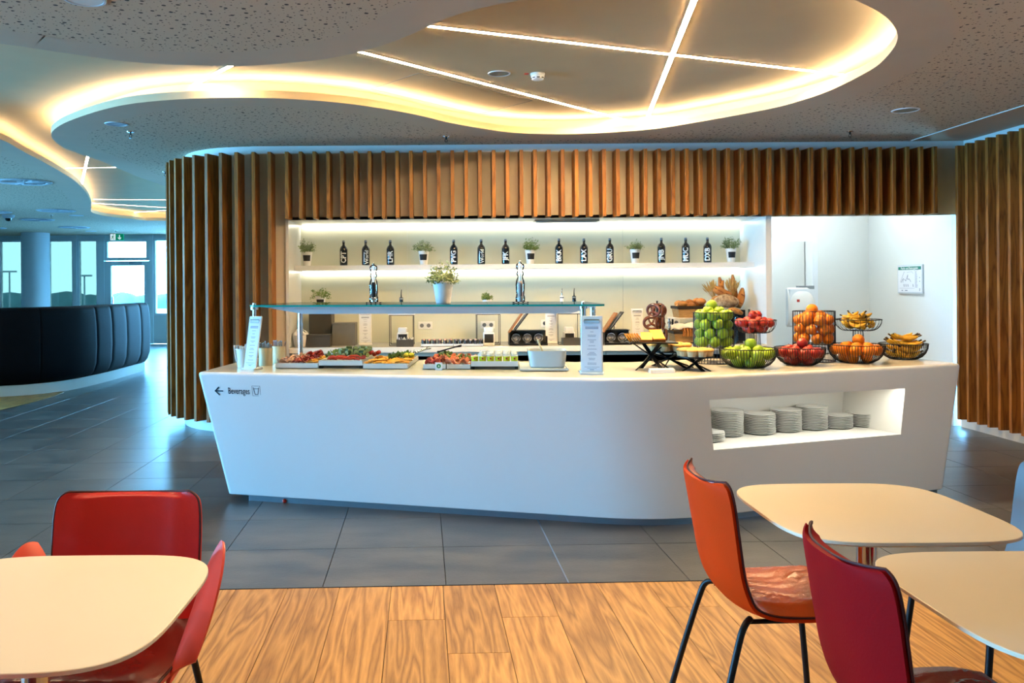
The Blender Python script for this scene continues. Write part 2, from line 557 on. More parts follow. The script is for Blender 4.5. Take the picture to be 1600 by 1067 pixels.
def mat_wood(name, ca, cb, along, scale=1., rough=.4, ring=8., cover=.5):
    m = M(name, ca, rough, spec=.4)
    nt = m.node_tree; b = nt.nodes['Principled BSDF']
    tc = nt.nodes.new('ShaderNodeTexCoord'); oi = nt.nodes.new('ShaderNodeObjectInfo')
    ad = nt.nodes.new('ShaderNodeVectorMath'); ad.operation = 'MULTIPLY_ADD'
    cx = nt.nodes.new('ShaderNodeCombineXYZ')
    for i in range(3): nt.links.new(oi.outputs['Random'], cx.inputs[i])
    ad.inputs[1].default_value = (13.7, 29.1, 7.3)
    nt.links.new(cx.outputs[0], ad.inputs[0]); nt.links.new(tc.outputs['Object'], ad.inputs[2])
    mp = nt.nodes.new('ShaderNodeMapping')
    mp.inputs['Scale'].default_value = [(1,.075,1) , (1,1,.1)][along]
    nt.links.new(ad.outputs[0], mp.inputs[0])
    n = nt.nodes.new('ShaderNodeTexNoise'); n.inputs['Scale'].default_value = 5.5*scale; n.inputs['Detail'].default_value = 2; n.inputs['Distortion'].default_value = .3
    nt.links.new(mp.outputs[0], n.inputs['Vector'])
    mu = nt.nodes.new('ShaderNodeMath'); mu.operation = 'MULTIPLY'; mu.inputs[1].default_value = ring
    nt.links.new(n.outputs['Fac'], mu.inputs[0])
    fr = nt.nodes.new('ShaderNodeMath'); fr.operation = 'PINGPONG'; fr.inputs[1].default_value = .5
    nt.links.new(mu.outputs[0], fr.inputs[0])
    fine = nt.nodes.new('ShaderNodeTexNoise'); fine.inputs['Scale'].default_value = 90*scale; fine.inputs['Detail'].default_value = 2
    nt.links.new(mp.outputs[0], fine.inputs['Vector'])
    ma = nt.nodes.new('ShaderNodeMath'); ma.operation = 'MULTIPLY_ADD'; ma.inputs[1].default_value = .45; 
    nt.links.new(fine.outputs['Fac'], ma.inputs[0]); nt.links.new(fr.outputs[0], ma.inputs[2])
    r = nt.nodes.new('ShaderNodeValToRGB')
    r.color_ramp.elements[0].position = .18; r.color_ramp.elements[1].position = cover
    r.color_ramp.elements[0].color = (*lin(cb), 1); r.color_ramp.elements[1].color = (*lin(ca), 1)
    nt.links.new(ma.outputs[0], r.inputs[0])
    hs = nt.nodes.new('ShaderNodeHueSaturation')
    mr = nt.nodes.new('ShaderNodeMapRange'); mr.inputs['To Min'].default_value = .84; mr.inputs['To Max'].default_value = 1.1
    nt.links.new(oi.outputs['Random'], mr.inputs[0]); nt.links.new(mr.outputs[0], hs.inputs['Value'])
    nt.links.new(r.outputs[0], hs.inputs['Color']); nt.links.new(hs.outputs[0], b.inputs['Base Color'])
    bp = nt.nodes.new('ShaderNodeBump'); bp.inputs['Strength'].default_value = .1; bp.inputs['Distance'].default_value = .005
    nt.links.new(ma.outputs[0], bp.inputs['Height']); nt.links.new(bp.outputs[0], b.inputs['Normal'])
mat_wood('oak_floor', (200,152,86), (138,96,46), 0, 1.7, .42, 9., .8)
mat_wood('oak_slat', (164,102,38), (118,68,20), 1, 2., .5, 6., .6)

# ---------------------------------------------------------------- floor
TH = math.radians(1.6)
E1 = Vector((math.cos(TH), math.sin(TH), 0)); E2 = Vector((-math.sin(TH), math.cos(TH), 0))
O = on(697, 914.5, 0)
floor = struct(MB().box((-12.6, -4.1, -.3), (5.4, 22.1, -.012)).build('floor', 'grout'))
tile_me = MB().bbox((-.2982, -.2982, -.03), (.2982, .2982, 0), .0012).mesh('tile', 'tile')
nt_ = 0
rest = MB()
corner = [Vector((sx*.2982, sy*.2982, 0)) for sx, sy in ((-1,-1),(1,-1),(1,1),(-1,1))]
def quad(mb, a, b, c, d, z0, z1):
    mb.prism([(p[0], p[1]) for p in (a, b, c, d)], z0, z1)
for j in range(0, 32):
    for i in range(-22, 10):
        c = O + E1*(.6*(i+.5)) + E2*(.6*(j+.5))
        if c.x < -12.3 or c.x > 5.3 or c.y > 21.9: continue
        u = U0 + F*c.x/c.y
        far_ = c.y > 11.2 or u < -110 or u > 1690
        hidden = (-1.0 < c.x < 3.0 and 5.9 < c.y < 8.0) or (c.x > -1.6 and c.y > 8.7)
        if far_ or hidden or nt_ >= 298:
            ps = [c + E1*k_.x + E2*k_.y for k_ in corner]
            quad(rest, *ps, -.012, 0)
        else:
            link_mesh('tile', tile_me, floor, c, TH); nt_ += 1
stuff(rest.build('far_tiles', 'tile', floor))
# planks
pw = .25
px0 = -.0155
plank_cache = {}
for k in range(-11, 14):
    s = px0 + k*pw
    y = -.004
    lens = [RN.uniform(.25, 1.9), 2.1, 2.1, 2.1]
    for L in lens:
        if y < -5.6: break
        L = round(L, 2)
        if L not in plank_cache:
            plank_cache[L] = MB().bbox((-.1240, -L/2 + .001, -.02), (.1240, L/2 - .001, 0), .0012).mesh('plank', 'oak_floor')
        c = O + E1*(s + pw/2) + E2*(y - L/2)
        link_mesh('plank', plank_cache[L], floor, c, TH)
        y -= L
wf = MB()
c0 = O + E1*(-10); c1 = O + E1*px0 + E1*(-11*pw); c2 = c1 - E2*6.3; c3 = c0 - E2*6.3
quad(wf, c3, c2, c1, c0, -.011, 0)
c4 = O + E1*(px0 + 14*pw); c5 = O + E1*6.5
quad(wf, c4 - E2*6.3, c5 - E2*6.3, c5, c4, -.011, 0)
wf.build('far_plank_field', 'oak_floor', floor)
# transition strip and expansion joint
def strip(p, q, w_, z1, name, mat, parent):
    p = Vector(p); q = Vector(q); d = (q-p).normalized(); n = Vector((-d.y, d.x, 0))*w_/2
    mb = MB(); mb.prism([tuple((p-n)[:2]), tuple((q-n)[:2]), tuple((q+n)[:2]), tuple((p+n)[:2])], -.01, z1)
    return mb.build(name, mat, parent)
struct(strip(O - E1*6, O + E1*4.5, .008, .0012, 'trim_1', 'grout', None))
struct(strip(O + E1*.6, O + E1*.6 + E2*2.4, .008, .0012, 'trim_2', 'steel', None))
# wooden floor inlay in front of the curved sofa
poly = [on(-60, 652, 0), on(0, 641, 0), on(50, 629, 0), on(85, 619, 0), on(100, 613, 0), on(60, 600, 0), on(0, 606, 0), on(-60, 615, 0)]
inl = struct(MB().prism([(p.x, p.y) for p in poly], -.008, .002).build('floor_inlay', 'grout'))
def clip(poly, x0, x1):
    def half(ps, f):
        out = []
        for i in range(len(ps)):
            a, b = ps[i-1], ps[i]
            fa, fb = f(a), f(b)
            if (fa < 0) != (fb < 0):
                t = fa/(fa-fb); out.append((a[0]+(b[0]-a[0])*t, a[1]+(b[1]-a[1])*t))
            if fb >= 0: out.append(b)
        return out
    ps = [(p.x, p.y) for p in poly]
    ps = half(ps, lambda p: p[1]-x0)
    return half(ps, lambda p: x1-p[1]) if ps else ps
y0 = min(p.y for p in poly)
k = 0
while y0 + k*.25 < max(p.y for p in poly):
    ps = clip(poly, y0 + k*.25 + .002, y0 + (k+1)*.25 - .002)
    if len(ps) > 2: MB().prism(ps, 0, .004).build('plank', 'oak_floor', inl)
    k += 1

# ---------------------------------------------------------------- ceiling
def cpt(u, v, z=ZC): return on(u, v, z)[:2]
A_px = [(1335,0),(1362,12),(1382,25),(1395,38),(1402,52),(1402,62),(1395,77),(1375,99),(1350,115),(1300,140),(1250,157.5),(1200,170.5),(1100,189),(1025,201),(950,207),(875,209.5),(800,207),(750,200),(700,191),(650,179),(575,166),(500,157.5),(400,152.5),(300,154),(212,161),(162,171),(125,182.5),(100,192.5),(85,202),(80,210),(85,220),(100,231),(126,241),(159,252),(187,264),(216,276),(244,286),(268,294)]
B_px = [(0,68),(50,75),(125,86),(200,96),(275,101),(357,103),(400,102),(475,96),(525,89),(575,77.5),(625,61),(670,41),(700,27.5),(750,12.5),(800,2.5)]
C_px = [(268,345),(206,342),(169,338),(150,334),(142,330),(143,322),(141,313),(135,302),(120,285),(101,272),(75,257),(37,237),(0,217)]
A = [Vector(cpt(*p)) for p in A_px]; B = [Vector(cpt(*p)) for p in B_px]; C = [Vector(cpt(*p)) for p in C_px]
A = [Vector(p[:2]) for p in catmull([(p.x,p.y,0) for p in A], 3)]
C_ext = [Vector((-1.6,17.9))] + C + [Vector((-4.25,7.2)), Vector((-4.75,6.65)), Vector((-6.0,6.25)), Vector((-8.0,6.1)), Vector((-11.6,6.3))]
C_ext = [Vector(p[:2]) for p in catmull([(p.x,p.y,0) for p in C_ext], 3)]
B_ext = [Vector((-11.6,2.8)), Vector((-8.0,3.1)), Vector((-5.2,3.55)), Vector((-3.6,4.2))] + B
B_ext = [Vector(p[:2]) for p in catmull([(p.x,p.y,0) for p in B_ext], 3)]
cl_ = catmull([(p.x, p.y, 0) for p in (B[-2], B[-1], Vector((.75,3.95)), Vector((1.2,3.82)), Vector((1.65,3.92)), A[0], A[3])], 4)
closing = [Vector(p[:2]) for p in cl_[5:20]]
wallgap = [Vector((-3.0,12.9)), Vector((-1.6,13.3))]
REC = A + wallgap + C_ext + B_ext + closing
def area(P): return sum(P[i-1].x*P[i].y - P[i].x*P[i-1].y for i in range(len(P)))/2
if area(REC) < 0:
    sgn = -1
else: sgn = 1
def offset(P, d, closed=True):
    # shift outward from the recess
    out = []; n = len(P)
    for i in range(n):
        a = P[i-1] if (closed or i > 0) else P[i]
        b = P[(i+1) % n] if (closed or i < n-1) else P[i]
        t = (b-a)
        if t.length < 1e-6: t = Vector((1,0))
        t.normalize()
        out.append(P[i] + Vector((t.y, -t.x))*d*sgn)
    return out
outer = [Vector((-12.6,-4.1)), Vector((5.4,-4.1)), Vector((5.4,22.1)), Vector((-12.6,22.1))]
tess = tessellate_polygon([[Vector((p.x,p.y,0)) for p in outer], [Vector((p.x,p.y,0)) for p in REC]])
allp = outer + REC
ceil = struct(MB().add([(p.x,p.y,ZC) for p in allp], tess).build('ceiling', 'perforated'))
n = len(REC)
lip = MB()
o1, o2 = offset(REC, .012), offset(REC, .24)
rows = [(REC, ZC-.0008), (REC, ZC+.058), (o1, ZC+.058), (o1, ZC+.034), (o2, ZC+.034), (o2, ZR)]
lip.add([(p.x,p.y,z) for ps, z in rows for p in ps],
        [(k*n+i, k*n+(i+1) % n, (k+1)*n+(i+1) % n, (k+1)*n+i) for k in range(len(rows)-1) for i in range(n)])
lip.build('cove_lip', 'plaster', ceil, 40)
bo = offset(REC, .30)
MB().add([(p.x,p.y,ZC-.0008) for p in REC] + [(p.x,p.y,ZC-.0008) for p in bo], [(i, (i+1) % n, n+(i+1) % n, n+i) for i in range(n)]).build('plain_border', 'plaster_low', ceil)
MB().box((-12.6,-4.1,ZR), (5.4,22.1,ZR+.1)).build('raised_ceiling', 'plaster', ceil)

# cove light strips lying behind the lip
def ribbon(P, d, w_, z, name, label, mat='led_cove'):
    a, b = offset(P, d, False), offset(P, d+w_, False); m = len(P)
    mb = MB().add([(p.x,p.y,z) for p in a] + [(p.x,p.y,z) for p in b], [(i,i+1,m+i+1,m+i) for i in range(m-1)])
    t = thing(name, label, 'light strip', (0,0,0))
    mb.build('glowing_strip', mat, t)
    MB().add([(p.x,p.y,z-.002) for p in a] + [(p.x,p.y,z-.002) for p in b], [(i+1,i,m+i,m+i+1) for i in range(m-1)]).build('strip_base', 'white_plastic', t)
    return t
ribbon(A, .07, .02, ZC+.042, 'cove_light', 'warm cove light strip curving along the ceiling edge above the buffet')
ribbon(C_ext, .07, .02, ZC+.042, 'cove_light', 'warm cove light strip along the far ceiling edge by the sofa and windows', 'led_cove_far')

def line_light(p, q, label, wd=.032):
    a, b = on(*p, ZR), on(*q, ZR)
    d = (b-a); L = d.length
    t = thing('ceiling_line_light', label, 'ceiling light', ((a+b)/2), math.atan2(d.y, d.x), 'white line lights in the raised ceiling')
    MB().box((-L/2, -wd/2, -.006), (L/2, wd/2, -.001)).build('diffuser', 'led_line' if a.y < 8 else 'led_line_far', t)
    MB().box((-L/2-.002, -wd/2-.004, -.0045), (L/2+.002, -wd/2, .01)).box((-L/2-.002, wd/2, -.0045), (L/2+.002, wd/2+.004, .01)).build('frame', 'white_plastic', t)
line_light((655,38), (1322,116.5), 'longest white ceiling line light crossing another near the oval recess edge')
line_light((545,75.5), (992,190.5), 'slanting white ceiling line light beside the square access panel')
line_light((1089,-12), (1009,190), 'white ceiling line light running away from the viewer, crossed by a longer one')
line_light((292,137.5), (370,97), 'short white ceiling line light between the two curved ceiling edges')
line_light((138,240), (127,289), 'short far ceiling line light crossing another, running away from the viewer')
line_light((103,262.5), (190,260.7), 'short far ceiling line light crossing another, running crosswise')
line_light((146,311), (300,312.3), 'topmost of three far ceiling line lights beside the slat wall')
line_light((145,317), (300,326.4), 'middle one of three far ceiling line lights beside the slat wall')
line_light((189,333), (300,325.3), 'lowest of three far ceiling line lights beside the slat wall')

# access panels
q = [on(580,139,ZR), on(655,114,ZR), on(832,157,ZR), on(747,178.5,ZR)]
mb = MB()
for i in range(4):
    a, b = q[i], q[(i+1) % 4]; d = (b-a).normalized()*.004; nn = Vector((-d.y, d.x, 0))
    mb.add([tuple(a-nn-d), tuple(b-nn+d), tuple(b+nn+d), tuple(a+nn-d), *[tuple(Vector(p)-Vector((0,0,.002))) for p in (a-nn-d, b-nn+d, b+nn+d, a+nn-d)]], [(4,5,6,7),(0,1,5,4),(1,2,6,5),(2,3,7,6),(3,0,4,7)])
mb.build('access_panel_seam', 'table_edge', ceil)
q = [on(1365,149,ZC), on(1424,114,ZC), on(1500,113,ZC), on(1455,148,ZC)]
mb = MB()
for i in range(4):
    a, b = q[i], q[(i+1) % 4]; d = (b-a).normalized()*.002; nn = Vector((-d.y, d.x, 0))
    mb.add([tuple(Vector(p)-Vector((0,0,h))) for h in (0,.001) for p in (a-nn-d, b-nn+d, b+nn+d, a+nn-d)], [(4,5,6,7),(0,1,5,4),(1,2,6,5),(2,3,7,6),(3,0,4,7)])
mb.build('access_panel_seam', 'table_edge', ceil)
# plain strip of ceiling with a slot along the slat wall
q = [on(1457,210,ZC), on(1600,163,ZC), on(1600,170,ZC), on(1468,212,ZC)]
xs = on(1457,210,ZC).x
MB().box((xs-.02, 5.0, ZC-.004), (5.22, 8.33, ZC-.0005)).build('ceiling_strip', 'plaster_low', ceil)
MB().box((xs-.03, 5.0, ZC-.008), (xs-.02, 8.33, ZC-.0005)).build('slot_edge', 'white_plastic', ceil)

# round speakers, sprinklers, detectors
def speaker(u, v, r, label, z=ZC, ring='white_plastic', grille='speaker_grille'):
    t = thing('ceiling_speaker', label, 'ceiling speaker', on(u, v, z))
    MB().lathe([(r*.86,-.003),(r*.88,-.006),(r,-.006),(r*1.02,-.001),(r*1.02,.004)], 28).build('ring', ring, t, 40)
    MB().lathe([(r*.86,-.004),(r*.86,.002)], 28).build('grille', grille, t)
speaker(780, 114.5, .085, 'round grey ceiling speaker left of the smoke detector', ZR)
speaker(1415, 172, .105, 'round beige ceiling speaker above the slatted wall corner')
speaker(182, 193.5, .095, 'round ceiling speaker near the sprinkler, over the curved slat wall', ZC, 'diffuser', 'grey_plastic')
def mk_sprinkler():
    t = thing('sprinkler', 'small metal sprinkler head under the ceiling', 'sprinkler')
    MB().lathe([(.034,0),(.032,-.006),(.012,-.008)], 16).build('rosette', 'chrome', t, 40)
    MB().tube([(0,0,-.006),(0,0,-.03)], .008, 8).tube([(.009,0,-.03),(.012,0,-.045),(.0,0,-.058)], .003, 6).tube([(-.009,0,-.03),(-.012,0,-.045),(0,0,-.058)], .003, 6).build('body', 'black_metal', t, 40)
    MB().lathe([(.001,-.056),(.014,-.058),(.014,-.060),(.001,-.061)], 12).build('deflector', 'chrome', t)
    return t
sp = Series(mk_sprinkler)
for u, v, lb in ((204,205.5,'metal sprinkler head just below the round ceiling speaker over the left'), (258,268.5,'metal sprinkler head next to the first slat of the curved wall'), (697,213,'metal sprinkler head over the middle of the slatted fascia'), (1328,205,'metal sprinkler head over the right end of the slatted fascia'), (80,336,'tiny far sprinkler head between the round ceiling vents'), (181,359.5,'tiny far sprinkler head above the exit sign')):
    sp.put(on(u, v, ZC), 0, lb)
t = thing('smoke_detector', 'white smoke detector with red tag on the raised ceiling', 'smoke detector', on(840,115,ZR))
MB().lathe([(.055,0),(.055,-.012),(.05,-.014),(.05,-.03),(.044,-.045),(.025,-.052),(0,-.053)], 24).build('housing', 'white_plastic', t, 40)
for k in range(8):
    a = 2*PI*k/8
    MB(Matrix.Rotation(a, 4, 'Z')).box((.046,-.011,-.040),(.0495,.011,-.033)).build('slot', 'black_metal', t)
MB().box((-.10,-.02,-.004),(-.068,.02,0)).build('red_tag', 'red_tag', t)
t = thing('smoke_detector', 'white far smoke detector beside the slat wall edge', 'smoke detector', on(268,318.5,ZR))
MB().lathe([(.09,0),(.09,-.02),(.08,-.05),(.05,-.07),(0,-.072)], 20).build('housing', 'white_plastic', t, 40)
MB().lathe([(.092,-.018),(.092,-.012)], 20).build('ring', 'diffuser', t)
# swirl vents in the far ceiling
def mk_vent():
    t = thing('ceiling_vent', 'round swirl air vent in the far blue-lit ceiling', 'ceiling vent')
    MB().lathe([(.26,-.002),(.27,-.012),(.31,-.012),(.33,-.001)], 32).build('ring', 'diffuser', t, 40)
    MB().lathe([(.261,-.001),(.261,.0)], 32).build('core', 'grey_plastic', t)
    me = MB(Matrix.Rotation(.5, 4, 'X')).box((.09,-.014,-.002),(.25,.014,.002)).mesh('blade', 'diffuser')
    for k in range(18): link_mesh('blade', me, t, (0,0,-.007), 2*PI*k/18)
    MB().lathe([(.08,-.009),(0,-.010)], 16).build('hub', 'diffuser', t)
    return t
vs_ = Series(mk_vent)
for u, v, sc, lb in ((37,284,1.05,'largest round swirl air vent in the far ceiling, nearest to the buffet'), (88,329,1.02,'round swirl air vent in the far ceiling just left of the curved cove'), (58,343,1.02,'round swirl air vent in the far ceiling right of the dome camera'), (116,355,1.05,'round swirl air vent in the far ceiling farthest back, above the windows'), (-12,331,1.,'round swirl air vent cut by the picture edge beside the dome camera'), (-14,356,1.,'round swirl air vent cut by the picture edge above the first window')):
    vs_.put(on(u, v, ZC-.002), 0, lb, scale=sc)
for u, v, lb in ((119.5,336.5,'small round far ceiling speaker beside the curved cove'), (142,361,'small round far ceiling speaker left of the exit sign')):
    speaker(u, v, .13, lb, ZC, 'diffuser', 'diffuser')
speaker(132, -1.5, .10, 'round ceiling light ring cut by the top picture edge', ZC, 'diffuser', 'white_plastic')
t = thing('dome_camera', 'black dome security camera under the far ceiling', 'camera', on(13,336,ZC))
MB().lathe([(.11,0),(.11,-.03),(.08,-.06),(.06,-.06)], 20).build('housing', 'diffuser', t, 40)
MB().lathe([(.06,-.058),(.058,-.085),(.04,-.11),(0,-.12)], 16).build('dome', 'camera_black', t, 60)

# unseen downlights: some inferred over the seating, others added to light the counter
def downlight(x, y, label, e=E_DOWN, col=(1.0,.72,.42), ang=1.5):
    t = thing('downlight', label, 'ceiling light', (x, y, ZC), 0, 'unseen, partly added downlights over the seating')
    MB().lathe([(.055,-.001),(.06,-.006),(.075,-.006),(.08,-.001)], 24).build('ring', 'white_plastic', t, 40)
    MB().lathe([(.055,-.001),(.055,-.0005)], 24).build('lens', 'led_down', t)
    lamp('downlight_beam', 'SPOT', (0,0,-.012), e, col, .05, t, angle=ang)

# ---------------------------------------------------------------- walls
YF, YN, YB = 8.20, 8.40, 9.10            # slat fronts, panel plane, niche back
XL, XR = -1.572, 3.214
ZF = 2.132
wb = struct(MB().box((-1.95, YN, ZF), (5.23, YN+.06, ZC)).build('wall_back', 'cream_panel'))
MB().box((-1.98, YN, 0), (XL-.03, YN+.10, ZF)).build('side_panel', 'cream_panel', wb)
# bluish plain frieze above the slats
MB().box((-1.95, YN-.012, 2.80), (5.23, YN, ZC)).build('frieze', 'white_wall', wb)
MB().box((XL-.03, YN-.02, 0), (XL, YB, ZF)).build('niche_side', 'white_lacquer', wb)
MB().box((XR, YN-.04, 0), (XR+.055, YB, ZF+.0)).build('niche_side', 'white_lacquer', wb)
MB().box((XL-.03, YN+.0, ZF-.001), (XR, YB, ZF+.03)).build('niche_ceiling', 'white_lacquer', wb)
MB().box((XL-.05, YB+.006, 0), (XR+.05, YB+.05, ZF)).build('niche_back', 'white_wall', wb)
xs = [XL, (637-U0)/F*YB, (973-U0)/F*YB, XR]
for a, b in zip(xs, xs[1:]):
    MB().box((a+.0015, YB-.004, .848), (b-.0015, YB+.004, ZF-.003)).build('glass_panel', 'glass_panel_cream', wb)
slat_s = MB().bbox((-.018, 0, 0), (.018, .195, 2.79-ZF), .002).mesh('slat', 'oak_slat')
x0 = at(449, 290, YF).x - .006; x1 = at(1464, 290, YF).x - .012
for k in range(48):
    link_mesh('slat', slat_s, wb, (x0 + (x1-x0)*k/47, YF, ZF - .0))
# curved end of the slat wall
CX, CY, RW, RS = -1.95, YN+.9, .90, 1.10
cw = MB()
pts = [(-1.94, YN)] + [(CX - RW*math.sin(a), CY - RW*math.cos(a)) for a in [PI/2*k/16 for k in range(17)]] + [(CX-RW, 22.0)]
m = len(pts)
cw.add([(x, y, 0) for x, y in pts] + [(x, y, ZC) for x, y in pts], [(i+1, i, m+i, m+i+1) for i in range(m-1)])
wl = struct(cw.build('wall_left', 'white_wall', None, 40))
slat_l = MB().bbox((-.018, 0, 0), (.018, .20, 2.79-.12), .002).mesh('slat', 'oak_slat')
link_mesh('slat', slat_l, wl, (-1.722, YF, .12))
link_mesh('slat', slat_l, wl, (-1.879, YF, .12))
for k in range(15):
    a = .09 + k*.150
    if a < PI/2: p = (CX - RS*math.sin(a), CY - RS*math.cos(a), .12); rz = -a
    else: p = (CX - RS, CY + (a-PI/2)*RS, .12); rz = -PI/2
    link_mesh('slat', slat_l, wl, p, rz)
pb = MB()
pr = [(-1.94, YN-.02)] + [(CX - (RW+.02)*math.sin(a), CY - (RW+.02)*math.cos(a)) for a in [PI/2*k/16 for k in range(17)]] + [(CX-RW-.02, 22.0)]
pb.add([(x, y, 0) for x, y in pr] + [(x, y, .10) for x, y in pr] + [(x, y, .10) for x, y in pts], [(i+1, i, m+i, m+i+1) for i in range(m-1)] + [(m+i+1, m+i, 2*m+i, 2*m+i+1) for i in range(m-1)])
struct(pb.build('baseboard_left', 'white_lacquer', None, 40))
struct(MB().box((-1.98, YN-.02, 0), (XL-.03, YN, .10)).build('baseboard_back', 'white_lacquer'))
# right slat wall
XS = 5.05
wr = struct(MB().box((XS+.17, -4.1, 0), (XS+.24, YN, ZC)).build('wall_right', 'white_wall'))
slat_r = MB().bbox((0, -.018, 0), (.17, .018, 2.80-.10), .002).mesh('slat', 'oak_slat')
for k in range(28):
    link_mesh('slat', slat_r, wr, (XS, 8.235 - .1525*k, .10))
struct(MB().box((XS+.13, -4.1, 0), (XS+.17, YN, .10)).build('baseboard_right', 'white_lacquer'))
# pantry behind the opening
XP, YP = 5.14, 10.12
pw_ = struct(MB().box((XP, YN+.06, 0), (XP+.08, YP, ZC)).build('wall_pantry_right', 'white_wall'))
xd = 4.50
wp = struct(MB().box((xd, YP, 0), (XP+.08, YP+.08, ZC)).box((3.27, YP, 2.0), (xd, YP+.08, ZC)).build('wall_pantry_back', 'white_wall'))
struct(MB().box((XR+.056, YN+.06, 0), (XR+.08, YP, ZC)).build('wall_pantry_left', 'white_wall'))
struct(MB().box((xd-.05, YP-.012, 0), (xd+.012, YP, 2.012)).box((3.3, YP-.012, 1.96), (xd-.05, YP, 2.012)).build('trim_3', 'door_white'))
# room seen through the doorway
struct(MB().box((3.0, 12.2, 0), (5.3, 12.26, ZC)).box((5.0, YP+.08, 0), (5.06, 12.2, ZC)).box((3.0, YP+.08, 0), (3.06, 12.2, ZC)).build('wall_store', 'white_wall'))
t = thing('store_cupboard', 'tall white cupboard seen through the pantry doorway', 'cupboard', (4.0, 11.6, 0))
MB().box((-.75, 0, .06), (.99, .5, 2.30)).build('body', 'door_white', t)
MB().box((-.74, -.02, .08), (.12, 0, 2.12)).build('door', 'white_lacquer', t)
MB().box((.13, -.02, .08), (.985, 0, 2.12)).build('door', 'white_lacquer', t)
MB().box((-.7, .03, 0), (.8, .45, .06)).build('plinth', 'grey_plastic', t)
t = thing('pantry_ceiling_lamp', 'cool white ceiling panel lamp in the pantry', 'ceiling light', (4.2, 9.2, ZC))
MB().box((-.32,-.32,-.03),(.32,.32,0)).build('frame', 'white_plastic', t)
MB().box((-.3,-.3,-.033),(.3,.3,-.0302)).build('diffuser', 'led_panel', t)
t = thing('store_ceiling_lamp', 'cool white ceiling panel lamp in the store room', 'ceiling light', (3.95, 10.9, ZC))
MB().box((-.42,-.32,-.03),(.42,.32,0)).build('frame', 'white_plastic', t)
MB().box((-.4,-.3,-.033),(.4,.3,-.0302)).build('diffuser', 'led_panel', t)
# towel dispenser
p = at(1251, 480, 10.05)
t = thing('towel_dispenser', 'white plastic towel dispenser hanging beside the pantry doorway', 'dispenser', (p.x, 10.13, p.z))
w2, h2 = .155, .23
def cover(a, b):
    x = (a-.5)*2; y = (b-.5)*2
    return (x*w2*(1-.08*y*y*y), -.16 + .05*(abs(x)**3 + abs(y)**3) + .015*y, y*h2)
MB().sheet(cover, 12, 14, .012).build('cover', 'white_plastic', t, 60)
MB().box((-w2*.94, -.13, -h2*.94), (w2*.94, 0.0, h2*.95)).build('housing', 'door_white', t)
MB().box((-w2*.5,-.165,h2*.28),(-w2*.3,-.150,h2*.42)).build('red_mark', 'red_tag', t)
MB().box((-w2*.35,-.165,-h2*.3),(-w2*.12,-.150,-h2*.22)).build('dark_mark', 'paper_text', t)
MB().box((-.02,-.10,h2*.95),(w2*1.02,0,h2*1.12)).build('bracket', 'grey_plastic', t)
# escape plan on the pantry wall
ya, yb = 9.453, 8.96
za, zb = EYE + .02, EYE + .0
c = (at(1405,437,ya) + at(1444,435,yb))/2
t = thing('escape_plan', 'framed escape plan with green heading on the pantry wall', 'sign', (XP-.006, (ya+yb)/2, c.z))
hw, hh = .245, .158
mb = MB(); mb.box((-.012,-hw,-hh),(.006,hw,hh)); mb.build('frame', 'diffuser', t)
MB().box((-.014,-hw+.015,-hh+.015),(-.012,hw-.015,hh-.015)).build('sheet', 'paper', t)
MB().box((-.0155,-hw+.02,hh-.055),(-.014,hw-.02,hh-.02)).build('heading_bar', 'sign_green', t)
vs, fs = text('Flucht- und Rettungsplan', .034, .0005)
MB().add([(-.0162, -x, y + hh-.038) for x, y in vs], fs).build('heading', 'white_print', t)
mb = MB()
def stroke(mb, pts, wd):
    for (x0, z0), (x1, z1) in zip(pts, pts[1:]):
        d = Vector((x1-x0, z1-z0)); d.normalize(); nx, nz = -d.y*wd/2, d.x*wd/2
        mb.add([(-.0160, -(x0+nx), z0+nz), (-.0160, -(x0-nx), z0-nz), (-.0160, -(x1-nx), z1-nz), (-.0160, -(x1+nx), z1+nz)], [(0,1,2,3)])
stroke(mb, [(-.18,-.03),(-.10,.085)], .004); stroke(mb, [(-.17,-.04),(-.12,.01),(-.13,-.04)], .006)
stroke(mb, [(-.10,0),(-.07,-.02),(-.03,.05),(-.04,.0),(0,.0),(.03,-.03)], .006)
for x in (-.11,-.07,-.03,.07): stroke(mb, [(x,-.055),(x+.005,-.085)], .010)
stroke(mb, [(-.2,-.10),(.1,-.10)], .002)
for k in range(14): stroke(mb, [(.11,.08-k*.013),(.11+.03+.02*RN.random(),.08-k*.013)], .004)
stroke(mb, [(.2,.02),(.2,.01)], .012); stroke(mb, [(.2,-.02),(.2,-.03)], .012); stroke(mb, [(.2,-.10),(.2,-.13)], .010)
stroke(mb, [(-.16,-.125),(-.13,-.125)], .008); stroke(mb, [(-.09,-.125),(-.04,-.125)], .008)
stroke(mb, [(.09,.095),(.18,.1)], .003); stroke(mb, [(-.05,.075),(.05,.08),(.08,.06)], .002)
mb.build('plan_print', 'paper_text', t)

# ------------------------------------------------------- far glazed facades and outside
YW = 22.0
wf_ = struct(MB().box((-12.6, YW, 0), (-2.8, YW+.12, .10)).box((-12.6, YW, ZC-.13), (-2.8, YW+.12, ZC+.2)).build('wall_far', 'window_frame'))
def wx(u): return (u-U0)/F*YW
def wz(u, v): return at(u, v, YW).z
def win(name, u0, u1, ztop, zbot, fw=.05, mat='dimmed_glass'):
    x0, x1 = wx(u0), wx(u1)
    fr = MB()
    fr.box((x0, YW-.03, zbot), (x0+fw, YW+.10, ztop)).box((x1-fw, YW-.03, zbot), (x1, YW+.10, ztop)).box((x0+fw, YW-.03, ztop-fw), (x1-fw, YW+.10, ztop)).box((x0+fw, YW-.03, zbot), (x1-fw, YW+.10, zbot+fw))
    f = struct(fr.build(name, 'window_frame'))
    MB().box((x0+fw, YW+.03, zbot+fw), (x1-fw, YW+.04, ztop-fw)).build('pane', mat, f)
    return f
zt = wz(100, 368)
